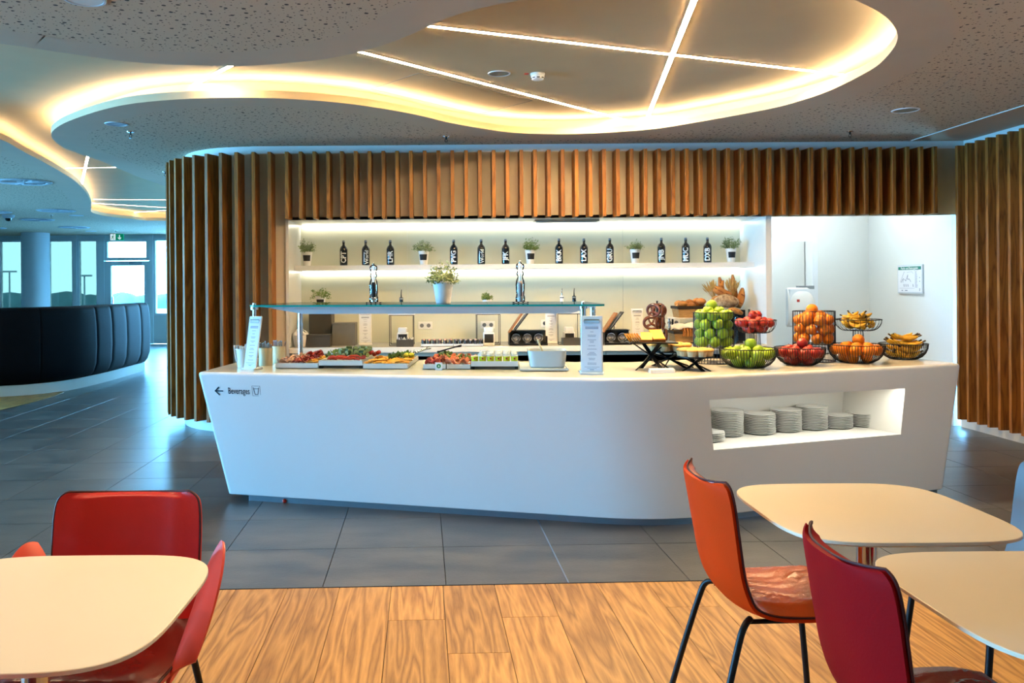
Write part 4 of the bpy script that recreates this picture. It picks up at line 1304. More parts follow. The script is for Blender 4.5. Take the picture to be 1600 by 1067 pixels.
mill(584, 5.86, 'tall clear mill filled with black peppercorns on the glass guard', 'peppercorn')
mill(813, 5.62, 'tall clear mill filled with pink salt on the glass guard', 'pink_salt')

# ---------------------------------------------------------------- menus
def menu(base, h, wdt, lean, rz, label, seed, stand=True):
    t = thing('menu_holder', label, 'menu holder', base, rz, 'slanted white menu holders with clips')
    Rm = Matrix.Rotation(-lean, 4, 'X')
    MB(Rm).bbox((-wdt/2, 0, .004), (wdt/2, .009, h), .003).build('board', 'white_plastic', t, 30)
    if stand:
        MB().bbox((-wdt/2-.004, -.025, 0), (wdt/2+.004, .075, .012), .003).build('foot', 'white_plastic', t)
        MB().prismx([(.028,.01),(.036,.01),(.012+math.sin(lean)*h*.75, h*.72),(.006+math.sin(lean)*h*.75, h*.72)], -.006, .006).build('prop', 'white_plastic', t)
    m_ = wdt*.07
    MB(Rm).box((-wdt/2+m_, -.0016, .025), (wdt/2-m_, -.0004, h*.90)).build('sheet', 'paper', t)
    mb = MB(Rm); r = random.Random(seed)
    z = h*.80
    for k in range(2):
        mb.box((-wdt*.30, -.0022, z), (wdt*.30, -.0017, z+h*.012)); z -= h*.024
    z -= h*.03
    while z > h*.17:
        for k in range(r.choice((1,2,3))):
            hw_ = wdt*r.uniform(.06,.22); mb.box((-hw_, -.0022, z), (hw_, -.0017, z+h*.006)); z -= h*.022
        z -= h*.035
    mb.box((-wdt*.34,-.0022,h*.125),(wdt*.34,-.0017,h*.129)); mb.box((-wdt*.22,-.0022,h*.10),(wdt*.22,-.0017,h*.104)); mb.box((-wdt*.10,-.0022,h*.075),(wdt*.10,-.0017,h*.083))
    mb.build('menu_print', 'paper_text', t)
    cl = MB(Rm); 
    pts = [(-wdt*.34, h*.93), (-wdt*.37, h*.905), (-wdt*.33, h*.875), (wdt*.33, h*.875), (wdt*.37, h*.905), (wdt*.34, h*.93)]
    cl.tube([(x, -.006, z) for x, z in pts], .0018, 6)
    cl.box((-wdt*.34, -.010, h*.922), (wdt*.34, -.001, h*.938))
    cl.build('clip', 'chrome', t, 40)
q = on(390, 577.5, CT); menu((q.x, q.y, CT), .37, .105, .20, math.radians(-24), 'slanted menu holder in front of the cutlery cups', 1)
q = on(925, 585, CT); menu((q.x, q.y, CT), .368, .136, .10, math.radians(-12), 'large upright menu holder beside the cheese stand', 2)
q = on(571, 538.5, BZ); menu((q.x, q.y, BZ), .36, .135, .12, .12, 'slanted menu holder beside the grey boxes on the back worktop', 3)
q = on(861, 536, BZ); menu((q.x, q.y, BZ), .36, .125, .12, -.15, 'slanted menu holder right of the jar rack with three jars', 4)
q = on(997, 536, BZ); menu((q.x, q.y, BZ), .36, .125, .10, 0, 'slanted menu holder left of the pretzel stand', 5)

# ---------------------------------------------------------------- cups, cutlery
q = on(381.5, 574, CT)
t = thing('napkin_cup', 'white cup of folded napkins at the counter end', 'cup', q)
MB().lathe([(.042,0),(.045,.002),(.056,.125),(.062,.127),(.062,.134),(.055,.134),(.045,.02),(0,.018)], 26).build('cup', 'white_plastic', t, 40)
for k in range(7):
    a = -.6 + k*.2
    MB(Matrix.Rotation(a*.25,4,'Y')).box((-.045+k*.012, -.03+.004*(k % 3), .05), (-.036+k*.012, .03, .165-.006*(k % 4))).build('napkin', 'napkin', t)
def cutlery_cup(u, v, h, rx, ry, label, seed):
    q = on(u, v, CT)
    t = thing('cutlery_cup', label, 'cutlery cup', q, math.radians(-12), 'cream oval cutlery cups')
    MB().lathe([(1,0),(1.02,.003),(1.04,h-.002),(1.0,h),(.97,h),(.95,.01),(0,.01)], 28, (0,0,0), rx, ry).build('cup', 'cream_cup', t, 40)
    r = random.Random(seed)
    for k in range(12):
        x, y = rx*.8*(k/11*2-1), ry*r.uniform(-.5,.5)
        tip = Vector((x*1.12 + r.uniform(-.008,.008), y*1.2, h + r.uniform(.022,.045)))
        mb = MB().tube([(x*.8,y*.8,.02),(x,y,h*.8),tip], [.0022,.0026,.0042], 6)
        mb.sphere(tip, .0055, 8, 5, (.8,.5,1))
        c = mb.build('handle_end', 'steel', t, 40)
cutlery_cup(415.5, 571, .128, .050, .040, 'front cream oval cup full of cutlery beside the menu holder', 1)
cutlery_cup(435.5, 567.5, .128, .046, .040, 'rear cream oval cup full of cutlery beside the ham tray', 2)

# ---------------------------------------------------------------- cold trays
def tray(u0_, u1_, v, depth, label, name='serving_tray', h=.034, rail=False):
    a, b = on(u0_, v, CT), on(u1_, v, CT)
    d = b-a; W = d.length; rz = math.atan2(d.y, d.x)
    t = thing(name, label, 'tray', (a+b)/2, rz, 'white serving trays in a row')
    b_ = .006 if not rail else .022
    mb = MB()
    x = W/2 - .002
    mb.box((-x+.008,.01,b_+.0071),(x-.008,depth-.01,b_+(.0175 if rail else .0075))).box((-x,0,b_),(x,.008,b_+h)).box((-x,depth-.008,b_),(x,depth,b_+h)).box((-x,.008,b_),(-x+.007,depth-.008,b_+h)).box((x-.007,.008,b_),(x,depth-.008,b_+h)).box((-x+.007,.008,b_),(x-.007,depth-.008,b_+.007))
    mb.build('tray_body', 'white_lacquer', t)
    for s_ in (-1, 1):
        for y in (.02, depth-.05): MB().box((s_*x*.93-.012, y, 0), (s_*x*.93+.012, y+.03, b_)).build('foot', 'black_metal' if rail else 'steel', t)
    Mx = Matrix.Translation((a+b)/2) @ Matrix.Rotation(rz, 4, 'Z')
    return Mx, W, b_ + h, rz
def slice_series(name, label, cat, group, mat, r, th, fold=.3):
    def mk():
        mb = MB()
        mb.sheet(lambda a, b: ((b)*r*math.cos(2*PI*a), b*r*math.sin(2*PI*a)*.8, fold*r*math.sin(4*PI*a)*b*b + fold*r*.5*b), 14, 3, th)
        return tag(mb.build(name, mat, None, 60), label, cat, group)
    return Series(mk)
def lay(series, Mx, xs_, ys_, z, jit=.008, tilt=.25, sc=1.):
    for y in ys_:
        for x in xs_:
            p = Mx @ Vector((x + RN.uniform(-jit,jit), y + RN.uniform(-jit,jit), z + RN.uniform(0,.004)))
            series.put(p, rot=(RN.uniform(-tilt,tilt)+.15, RN.uniform(-tilt,tilt), RN.uniform(0,6)), scale=sc*RN.uniform(.9,1.1))
def lin_(a, b, n_): return [a + (b-a)*k/(n_-1) for k in range(n_)]
ham = slice_series('ham_slice', 'pale pink ham slice laid out on the first cold tray', 'ham slice', 'ham slices', 'ham', .034, .002, .5)
sal = slice_series('salami_slice', 'dark red salami slice in rows on a cold tray', 'salami slice', 'salami slices', 'salami', .030, .002, .5)
chd = slice_series('cheese_slice', 'orange cheese slice fanned out on a cold tray', 'cheese slice', 'orange cheese slices', 'cheddar', .036, .003, .12)
slm = slice_series('salmon_slice', 'pink salmon slice on the cold trays by the green dot sign', 'salmon slice', 'salmon slices', 'salmon', .034, .003, .6)
lef = slice_series('lettuce_leaf', 'small green salad leaf garnishing a cold tray', 'salad leaf', 'salad leaves', 'leaf', .022, .001, 1.0)
Mx, W, z, rz_ = tray(430, 497, 576, .60, 'ham and salami tray nearest the cutlery cups', h=.032)
lay(ham, Mx, lin_(-W*.42, -W*.12, 4), lin_(.06, .5, 6), z-.002)
lay(sal, Mx, lin_(-W*.06, W*.14, 3), lin_(.05, .52, 7), z+.004)
lay(chd, Mx, lin_(W*.22, W*.42, 3), lin_(.06, .5, 6), z)
lay(sal, Mx, lin_(-W*.02, W*.12, 2), lin_(.42, .54, 3), z+.022)
Mx, W, z, rz_ = tray(497.5, 566.5, 576, .62, 'raised cucumber and pepper tray between two flat trays', h=.034, rail=True)
def mk_strip():
    return tag(MB().tube([(-.026,0,.004),(-.01,0,.009),(.012,0,.008),(.026,0,.003)], [.003,.006,.006,.003], 6).build('pepper_strip', 'pepper_strip', None, 60), 'red pepper strip heaped on the raised tray', 'pepper strip', 'red pepper strips')
ps_ = Series(mk_strip)
for k in range(46):
    p = Mx @ Vector((RN.uniform(-W*.40, W*.42), RN.uniform(.04, .27), z - .006 + RN.uniform(0,.014)))
    ps_.put(p, RN.uniform(-.8,.8))
def mk_cuc():
    t = thing('cucumber_piece', 'dark green cucumber chunk heaped on the raised tray', 'cucumber', (0,0,0), 0, 'cucumber chunks')
    MB().tube([(-.022,0,0),(-.010,0,.0),(.010,0,.0),(.022,0,0)], [.0165,.018,.018,.0165], 12, False).build('peel', 'cucumber', t, 60)
    MB().tube([(-.0221,0,0),(.0221,0,0)], .0158, 12).build('flesh', 'cucumber_flesh', t, 60)
    return t
cs_ = Series(mk_cuc)
for k in range(26):
    y = .30 + .26*(k // 9)/2 + RN.uniform(-.02,.02); x = -W*.26 + W*.66*(k % 9)/8
    cs_.put(Mx @ Vector((x, y, z + .014 + .016*(k % 2) + .006*(k//9))), rz=RN.choice((rz_+PI/2+RN.uniform(-.5,.5), RN.uniform(0,3))))
def mk_tom():
    t = thing('cherry_tomato', 'red cherry tomato heaped behind the cheese tray', 'tomato', (0,0,0), 0, 'cherry tomatoes')
    MB().sphere((0,0,0), .015, 12, 8).build('fruit', 'tomato', t, 180)
    MB().lathe([(.006,.0142),(.002,.0155),(0,.018)], 6).build('calyx', 'stem_green', t)
    return t
ts_ = Series(mk_tom)
for k in range(12): ts_.put(Mx @ Vector((W*.40 + (k % 4)*.026, .36 + .03*(k//4), z + .012 + .012*(k % 2))), RN.uniform(0,6))
lay(lef, Mx, lin_(-W*.46, -W*.30, 3), lin_(.32, .52, 4), z+.004, .012, .6)
def mk_dice():
    return tag(MB().bbox((-.007,-.007,-.006),(.007,.007,.006),.001).build('cheese_cube', 'white_plastic', None), 'white cheese cube among salad leaves on the raised tray', 'cheese cube', 'white cheese cubes')
ds_ = Series(mk_dice)
for k in range(14): ds_.put(Mx @ Vector((-W*.44 + RN.uniform(0,W*.2), .30+RN.uniform(0,.2), z+.010+RN.uniform(0,.01))), RN.uniform(0,6))
Mx, W, z, rz_ = tray(567, 637, 577, .66, 'cheese tray with lettuce and lemon beside the gap', h=.032)
lay(chd, Mx, lin_(-W*.40, -W*.02, 5), lin_(.06, .52, 7), z)
lay(chd, Mx, lin_(W*.10, W*.40, 4), lin_(.05, .40, 5), z)
lay(lef, Mx, lin_(-W*.04, W*.10, 3), lin_(.28, .52, 4), z+.012, .012, .7)
lay(lef, Mx, lin_(W*.18, W*.40, 3), lin_(.42, .56, 3), z+.014, .012, .7)
def mk_lemon():
    t = thing('lemon_wedge', 'yellow-green lemon wedge on the cheese tray', 'lemon', (0,0,0), 0, 'lemon wedges')
    MB().sphere((0,0,0), .02, 12, 8, (1.2,1,1)).build('peel', 'lemon', t, 180)
    MB().lathe([(.003,0),(0,.004)], 8, (.024,0,0)).build('tip', 'stem_green', t)
    return t
ls_ = Series(mk_lemon)
for x, y in ((.30,.40),(.36,.46),(.42,.42)): ls_.put(Mx @ Vector((W*x, y, z+.022)), RN.uniform(0,6))
def tongs(p, rz_, label, mat='steel'):
    t = thing('serving_tongs', label, 'tongs', p, rz_)
    for s_ in (-1, 1):
        MB().tube([(0,0,.012),(.06,s_*.012,.03),(.13,s_*.016,.05),(.17,s_*.012,.058)], [.006,.005,.005,.009], 8).build('arm', mat, t, 60)
    MB().sphere((0,0,.012), .009, 8, 6).build('hinge', mat, t, 180)
tongs(Mx @ Vector((W*.34,.44,z+.01)), math.radians(25), 'steel tongs resting across the cheese tray')
Mx, W, z, rz_ = tray(661, 697, 577.5, .60, 'narrow salami tray behind the green dot sign', h=.030)
lay(sal, Mx, lin_(-W*.3, W*.1, 3), lin_(.05, .3, 5), z+.004)
lay(slm, Mx, lin_(-W*.1, W*.40, 4), lin_(.20, .52, 4), z+.004)
lay(lef, Mx, lin_(W*.05, W*.42, 3), lin_(.34, .52, 3), z+.02, .012, .7)
tongs(Mx @ Vector((-W*.1,.46,z+.035)), math.radians(-12), 'dark tongs lying on garnish behind the green dot sign', 'black_metal')
q = on(685.5, 578.5, CT)
t = thing('dot_sign', 'small white card with a green dot in front of the salami tray', 'sign', (q.x, q.y, CT), rz_)
MB(Matrix.Rotation(-.12,4,'X')).bbox((-.024,0,0),(.024,.004,.052),.001).build('card', 'paper', t)
MB(Matrix.Rotation(-.12,4,'X') @ Matrix.Translation((0,-.0008,.028)) @ Matrix.Rotation(PI/2,4,'X')).lathe([(.0145,0),(.0145,.0006)], 20).build('green_dot', 'green_dot', t)
MB(Matrix.Rotation(-.12,4,'X')).box((-.004,-.0022,.022),(.005,-.0016,.028)).box((-.002,-.0022,.030),(.003,-.0016,.035)).build('dot_print', 'white_print', t)
Mx, W, z, rz_ = tray(697.5, 735, 577.5, .60, 'narrow salmon tray left of the yellow pots', h=.030)
lay(slm, Mx, lin_(-W*.35, W*.40, 4), lin_(.05, .5, 5), z+.002)
lay(lef, Mx, lin_(-W*.1, W*.2, 2), lin_(.2, .36, 2), z+.016, .01, .7)
Mx, W, z, rz_ = tray(735.5, 810, 577.5, .60, 'raised tray of small yellow dessert pots', h=.034, rail=True)
def mk_pot(mat, lb, grp):
    def f():
        t = thing('dessert_pot', lb, 'dessert pot', (0,0,0), 0, grp)
        MB().lathe([(.020,0),(.0215,.002),(.0245,.038),(.026,.039),(.026,.041),(0,.041)], 18).build('cup', mat, t, 40)
        MB().lathe([(.026,.0412),(.0265,.0425),(0,.043)], 18).build('lid', 'foil', t, 40)
        if mat == 'yellow_cup': MB(Matrix.Translation((0,-.0238,.026)) @ Matrix.Rotation(PI/2,4,'X')).lathe([(.006,0),(.006,.0008),(.004,.0012)], 12).build('emblem', 'red_print', t)
        return t
    return f
yp = Series(mk_pot('yellow_cup', 'yellow dessert pot in the front row of the raised tray', 'yellow dessert pots'))
wp_ = Series(mk_pot('foil', 'white dessert pot behind the yellow pots on the raised tray', 'white dessert pots'))
for k in range(6): yp.put(Mx @ Vector((-W*.42 + W*.84*k/5, .045, .046)), rz_)
for r_ in range(4):
    for k in range(5): wp_.put(Mx @ Vector((-W*.28 + W*.70*k/4, .14 + r_*.11, .050)), rz_)
# white square bowl on a low tray
Mx, W, z, rz_ = tray(812, 889, 580.5, .50, 'low white tray carrying the square salad bowl', h=.012)
q = on(857, 579, CT)
t = thing('square_bowl', 'white square bowl with a spoon at the end of the cold trays', 'bowl', (q.x, q.y+.02, CT+.014), rz_ + .02)
def sqb(s_, z_, n_=32):
    out = []
    for k in range(n_):
        a = 2*PI*k/n_; c, s2 = math.cos(a), math.sin(a)
        e_ = 2/7
        out.append((abs(c)**e_*math.copysign(s_, c), abs(s2)**e_*math.copysign(s_, s2)+.145, z_))
    return out
mb = MB(); lv = [sqb(.108,.0), sqb(.116,.006), sqb(.130,.108), sqb(.131,.112), sqb(.127,.112), sqb(.112,.02)]
mb.add([p for L_ in lv for p in L_], [(k*32+i, k*32+(i+1) % 32, (k+1)*32+(i+1) % 32, (k+1)*32+i) for k in range(5) for i in range(32)] + [tuple(range(31,-1,-1)), tuple(5*32+i for i in range(32))])
mb.build('bowl', 'porcelain', t, 40)
MB().add([(x,y,.085) for x,y,_ in sqb(.122,0)], [tuple(range(32))]).build('filling', 'white_plastic', t)
tag(MB().tube([(0,0,0),(-.03,.0,.08),(-.035,0,.10)], [.008,.006,.008], 8).build('spoon', 'cream_cup', None, 60, Mx @ Vector((.0,.15,.10))), 'pale spoon standing in the square bowl', 'spoon')

# ---------------------------------------------------------------- stands with cheese and cakes
def xstand(q, zt_, wx_, wy_, label, rz=0, round_=False):
    t = thing('serving_stand', label, 'stand', q, rz, 'black stands with crossed legs')
    h = zt_ - q[2]
    if round_: MB().lathe([(wx_,h-.008),(wx_,h)], 28).build('plate', 'black_metal', t, 40)
    else: MB().bbox((-wx_,-wy_,h-.008),(wx_,wy_,h),.002).build('plate', 'black_metal', t)
    for sx, sy, wd in ((1,1,.005),(-1,1,.005)):
        MB().tube([(-sx*wx_*.75,-sy*wy_*.7,0),(sx*wx_*.75,sy*wy_*.7,h-.008)], wd, 4).build('leg', 'black_metal', t)
    for sx in (1,-1):
        a, b = Vector((-sx*wx_*.35, sx*wy_*.75, 0)), Vector((sx*wx_*.3, -sx*wy_*.5, h-.008))
        MB().add([a+Vector(o_) for o_ in ((-.014,0,0),(.014,0,0),(.014,.01,0),(-.014,.01,0))] + [b+Vector(o_) for o_ in ((-.014,0,0),(.014,0,0),(.014,.01,0),(-.014,.01,0))], [(3,2,1,0),(4,5,6,7),(0,1,5,4),(1,2,6,5),(2,3,7,6),(3,0,4,7)]).build('leg', 'black_metal', t)
    return t
q = on(1018, 577, CT); zp = 1.078
xstand(q, zp, .155, .10, 'black crossed-leg stand carrying yellow cheese slices', -.05)
def mk_cheese():
    t = thing('cheese_piece', 'yellow cheese slice with brown rind leaning in a row on the stand', 'cheese', (0,0,0), 0, 'yellow cheese slices on the stand')
    pr_ = [(-.035,0),(.045,0),(.055,.035),(.03,.062),(-.02,.066),(-.042,.035)]
    MB().prismx(pr_, -.004, .004).build('slice', 'cheese', t)
    MB().prismx([(-.0365,-.003),(.0465,-.003),(.0465,.004),(-.0365,.004)], -.0045, .0045).build('rind', 'crust', t)
    return t
ch = Series(mk_cheese)
for k in range(6):
    ch.put((q.x - .142 + k*.016, q.y - .01, zp + .004), rot=(0, -.62, -.15))
def cheese_block(x, y, sx, sy, sz, rz, label):
    t = thing('cheese_block', label, 'cheese', (x, y, zp), rz)
    MB().prism([(-sx,-sy),(sx,-sy),(sx*1.05,sy*.3),(sx*.4,sy),(-sx*.6,sy),(-sx,0)], .012, sz).build('cheese', 'cheese', t)
    MB().prism([(-sx,-sy),(sx,-sy),(sx*1.05,sy*.3),(sx*.4,sy),(-sx*.6,sy),(-sx,0)], 0, .012).build('rind', 'crust', t)
def wedge(x, y, L_, d_, h0, h1, rz, label):
    # slices lying fanned, top surface tilted to the viewer
    t = thing('cheese_block', label, 'cheese', (x, y, zp), rz)
    MB().prismx([(-d_/2,.014),(-d_/2,h0),(d_/2,h1),(d_/2,.014)], -L_/2, L_/2).build('cheese', 'cheese', t)
    MB().prismx([(-d_/2-.001,0),(-d_/2-.001,.0139),(d_/2,.0139),(d_/2,0)], -L_/2-.001, L_/2+.001).build('rind', 'crust', t)
wedge(q.x-.035, q.y-.01, .075, .10, .018, .062, -.25, 'lower yellow cheese block with tilted face next to the cheese slices')
wedge(q.x+.042, q.y+.01, .082, .09, .020, .078, .08, 'taller yellow cheese block in front of the pretzels')
def mk_cake():
    t = thing('cup_cake', 'small golden cake in a paper cup', 'cake', (0,0,0))
    mb = MB(); prof = [(.026,0),(.027,.001),(.034,.034)]
    n_ = 28; vs = []
    for r, z in prof:
        for i in range(n_):
            a = 2*PI*i/n_; rr2 = r*(1 + .03*(i % 2)); vs.append((rr2*math.cos(a), rr2*math.sin(a), z))
    mb.add(vs, [(k*n_+i, k*n_+(i+1) % n_, (k+1)*n_+(i+1) % n_, (k+1)*n_+i) for k in range(2) for i in range(n_)] + [tuple(range(n_-1,-1,-1))])
    mb.build('paper_cup', 'paper_cup', t)
    MB().lathe([(.0338,.031),(.037,.036),(.034,.044),(.022,.050),(0,.053)], 20).build('top', 'cake_top', t, 60)
    return t
ck = Series(mk_cake)
def cakes(q, zp, R, label, grp):
    for n_, r in ((9, R-.036), (4, R-.105)):
        if r < 0: continue
        for k in range(n_):
            a = 2*PI*k/n_ + .2 - PI/2
            o = ck.put((q.x + r*math.cos(a), q.y + r*math.sin(a), zp), RN.uniform(0,6), label)
            o['group'] = grp
q = on(1046, 573, CT); xstand(q, 1.008, .155, .155, 'black crossed-leg stand of golden cakes behind the cheese stand', .3, True)
cakes(q, 1.008, .155, 'golden cake in a paper cup on the stand behind the cheese', 'cakes on the rear stand')
q = on(1086.5, 578, CT); xstand(q, .987, .118, .118, 'low black crossed-leg stand of golden cakes beside the green apple bowl', -.2, True)
cakes(q, .987, .122, 'golden cake in a paper cup on the low stand', 'cakes on the low front stand')
q = on(1035, 583, CT)
t = thing('name_card', 'low white card holder lying in front of the cheese stand', 'card holder', (q.x, q.y, CT), .05)
MB().prismx([(-.02,0),(-.012,.022),(.03,.03),(.05,0)], -.078, .078).build('holder', 'white_plastic', t)
MB().add([(-.07,-.0205,.003),(.07,-.0205,.003),(.07,-.0135,.021),(-.07,-.0135,.021)], [(0,1,2,3)]).build('card', 'paper', t)

# ---------------------------------------------------------------- fruit
def fruit(name, label, grp, mat, r, kind):
    def mk():
        t = thing(name, label, name.split('_')[-1], (0,0,0), 0, grp)
        if kind == 'apple':
            pr_ = [(0,-.82),(.25,-.92),(.55,-.86),(.85,-.55),(1.,-.05),(.98,.35),(.80,.72),(.50,.90),(.22,.88),(.06,.74),(0,.70)]
            MB().lathe([(a*r, b*r) for a, b in pr_], 18).build('fruit', mat, t, 180)
            MB().tube([(0,0,r*.70),(r*.05,0,r*.95),(r*.14,0,r*1.15)], r*.045, 5).build('stem', 'apple_stem', t)
        else:
            MB().sphere((0,0,0), r, 18, 12, (1,1,.96)).build('fruit', mat, t, 180)
            MB().lathe([(r*.10,r*.955),(r*.06,r*.975),(0,r*.965)], 8).build('stem_scar', 'stem_green', t)
        return t
    return Series(mk)
def mk_banana(label, grp, L_=.17):
    def mk():
        t = thing('banana', label, 'banana', (0,0,0), 0, grp)
        pts = []; rs = []
        for k in range(11):
            a = -.75 + 1.5*k/10; pts.append((L_*.62*math.sin(a), 0, L_*.62*(1-math.cos(a))))
            f_ = k/10; rs.append(.0165*min(1, .35+3.2*f_, .3+3.0*(1-f_)))
        MB().tube(pts, rs, 6).build('peel', 'banana_peel', t, 60)
        p0 = Vector(pts[0]); d = (p0 - Vector(pts[1])).normalized()
        MB().tube([p0, p0 + d*.022], [.0052,.0065], 6).build('stalk', 'banana_tip', t)
        return t
    return Series(mk)
def rnd_rot(): return (RN.uniform(-.7,.7), RN.uniform(-.7,.7), RN.uniform(0,6.3))
def ring_pts(R, y): return [(R*math.cos(2*PI*k/40), R*math.sin(2*PI*k/40), y) for k in range(40)]
def cylinder_basket(q, R, zb, zt_, label):
    t = thing('wire_basket', label, 'fruit basket', q, 0, 'black wire fruit cylinders')
    z0_, z1_ = zb - q[2], zt_ - q[2]
    MB().tube(ring_pts(R, z1_), .0028, 6, closed=True).build('top_rim', 'wire_black', t, 60)
    MB().tube(ring_pts(R, .003), .0026, 6, closed=True).build('base_rim', 'wire_black', t, 60)
    MB().tube(ring_pts(R, z0_), .0022, 6, closed=True).build('floor_rim', 'wire_black', t, 60)
    mb = MB()
    for k in range(40):
        a = 2*PI*k/40; mb.tube([(R*math.cos(a),R*math.sin(a),.003),(R*math.cos(a),R*math.sin(a),z1_)], .0019, 4, False)
    stuff(mb.build('wires', 'wire_black', t))
    mb = MB()
    for k in range(-7, 8):
        x = R*k/8; y = math.sqrt(R*R-x*x); mb.tube([(x,-y,z0_),(x,y,z0_)], .0013, 4, False)
    stuff(mb.build('floor_wires', 'wire_black', t))
def fill_cylinder(ser, q, R, zb, zt_, r, top=True):
    z = zb + r; k2 = 0
    ro = R - r*1.02
    n_ = int(2*PI*ro/(2*r*1.02))
    while z < zt_ - r*.2:
        for k in range(n_):
            a = 2*PI*(k + .5*(k2 % 2))/n_ + .1*k2
            ser.put((q.x + ro*math.cos(a), q.y + ro*math.sin(a), z + RN.uniform(-.004,.004)), rot=rnd_rot(), scale=RN.uniform(.93,1.03))
        z += r*1.62; k2 += 1
    for k in range(4):
        a = 2*PI*k/4 + .5; ser.put((q.x + r*1.35*math.cos(a), q.y + r*1.35*math.sin(a), z - r*1.0), rot=rnd_rot())
    o = ser.put((q.x - r*.3, q.y, z + r*.15), rot=rnd_rot())
    o['label'] = 'topmost ' + o['label']
def bowl_basket(q, R, h, label, name='wire_bowl', grp='black wire fruit bowls', nw=64, base=.35, zoff=0., stem=False, wr=.0021):
    t = thing(name, label, 'fruit bowl', q, 0, grp)
    def pr_(f_): return (R*(base + (1-base)*math.sin(f_*PI/2)**.9), zoff + h*(1-math.cos(f_*PI/2)))
    MB().tube(ring_pts(R, zoff+h), .003, 6, closed=True).build('rim', 'wire_black', t, 60)
    r0, z0_ = pr_(0)
    MB().lathe([(r0*1.02, z0_), (r0*1.02, z0_+.003)], 28).build('base_disc', 'wire_black', t)
    mb = MB()
    for k in range(nw):
        a = 2*PI*k/nw; pts = [(pr_(f_)[0]*math.cos(a), pr_(f_)[0]*math.sin(a), pr_(f_)[1]) for f_ in (0,.2,.4,.6,.8,1)]
        mb.tube(pts, wr, 4, False)
    stuff(mb.build('wires', 'wire_black', t))
    if stem:
        mb = MB()
        for k in range(12):
            a = 2*PI*k/12
            mb.tube([(.062*math.cos(a),.062*math.sin(a),.002),(.040*math.cos(a),.040*math.sin(a),zoff*.6),(.036*math.cos(a),.036*math.sin(a),zoff+.002)], .0016, 4, False)
        stuff(mb.build('stem_wires', 'wire_black', t))
        MB().tube(ring_pts(.062, .003), .002, 6, closed=True).build('foot_ring', 'wire_black', t, 60)
def heap(ser, q, R, zb, h, r, extra=2):
    # fruit settled in a bowl: rings of growing radius, then a mound
    rows = [(R*.42, r*.9), (R*.74, r*.9 + h*.42), (R*.40, r*2.0 + h*.22)]
    for rad, z in rows:
        n_ = max(1, int(2*PI*rad/(2*r*1.03)))
        for k in range(n_):
            a = 2*PI*k/n_ + z*40
            ser.put((q.x + rad*math.cos(a), q.y + rad*math.sin(a), zb + z + RN.uniform(-.004,.004)), rot=rnd_rot(), scale=RN.uniform(.92,1.03))
    for k in range(extra):
        a = 2*PI*k/max(extra,1) + .7
        o = ser.put((q.x + r*.9*math.cos(a), q.y + r*.9*math.sin(a), zb + h*.22 + r*3.2), rot=rnd_rot())
        if k == 0: o['label'] = 'topmost ' + o['label']
        else: o['label'] = 'second topmost ' + o['label'].replace('topmost ', '')
ga1 = fruit('green_apple', 'green apple in the tall wire cylinder', 'green apples in the wire cylinder', 'green_apple', .0385, 'apple')
q = on(1115.5, 567, CT); cylinder_basket(q, .138, 1.010, 1.255, 'tall black wire cylinder full of green apples')
fill_cylinder(ga1, q, .138, 1.010, 1.255, .0385)
og1 = fruit('orange', 'orange in the tall wire cylinder', 'oranges in the wire cylinder', 'orange_peel', .041, 'orange')
q = on(1272, 564, CT); cylinder_basket(q, .142, 1.02, 1.255, 'tall black wire cylinder full of oranges')
fill_cylinder(og1, q, .142, 1.02, 1.255, .041)
ga2 = fruit('green_apple', 'green apple in the low wire bowl', 'green apples in the low bowl', 'green_apple', .0385, 'apple')
q = on(1169, 574, CT); bowl_basket(q, .186, .128, 'low black wire bowl of green apples at the counter front')
heap(ga2, q, .186, CT+.004, .128, .0385, 1)
ra2 = fruit('red_apple', 'red apple in the low wire bowl', 'red apples in the low bowl', 'red_apple', .036, 'apple')
q = on(1250, 570, CT); bowl_basket(q, .166, .120, 'low black wire bowl of red apples between green apples and oranges')
heap(ra2, q, .166, CT+.004, .120, .036, 1)
og2 = fruit('orange', 'orange in the low wire bowl', 'oranges in the low bowl', 'orange_peel', .040, 'orange')
q = on(1338, 566.5, CT); bowl_basket(q, .186, .128, 'low black wire bowl of oranges beside the banana bowl')
heap(og2, q, .186, CT+.004, .128, .040, 1)
bn2 = mk_banana('yellow banana in the low wire bowl at the counter end', 'bananas in the low bowl', .19)
q = on(1411.5, 561, CT); bowl_basket(q, .162, .115, 'low black wire bowl of bananas at the counter end')
for k in range(26):
    lay_ = k // 7; w_ = (.06, .095, .10, .06)[lay_]
    bn2.put((q.x + RN.uniform(-.03,.03), q.y - w_ + 2*w_*(k % 7)/6, CT + .026 + .043*lay_), rot=(RN.uniform(-.35,.35) + (.5 if k % 7 > 3 else -.5)*.6, RN.uniform(-.12,.10), RN.choice((0,PI))+RN.uniform(-.3,.3)))
ra1 = fruit('red_apple', 'red apple in the wire bowl on a tall stem', 'red apples in the stemmed bowl', 'red_apple', .034, 'apple')
q = on(1180, 560, CT); Yq = q.y
za = EYE - (500-V0+3.9)/F*Yq; zb_ = EYE - (520-V0+3.9)/F*Yq
bowl_basket(q, .152, za-zb_, 'black wire bowl of red apples on a tall wire stem', 'stemmed_wire_bowl', 'stemmed wire bowls', 26, .5, zb_-CT, True, .0016)
heap(ra1, q, .150, zb_+.002, za-zb_, .034, 2)
bn1 = mk_banana('spotted banana in the wire bowl on a tall stem', 'bananas in the stemmed bowl', .15)
q = on(1341, 556, CT); Yq = q.y
za = EYE - (499-V0+5.1)/F*Yq; zb_ = EYE - (516.5-V0+5.1)/F*Yq
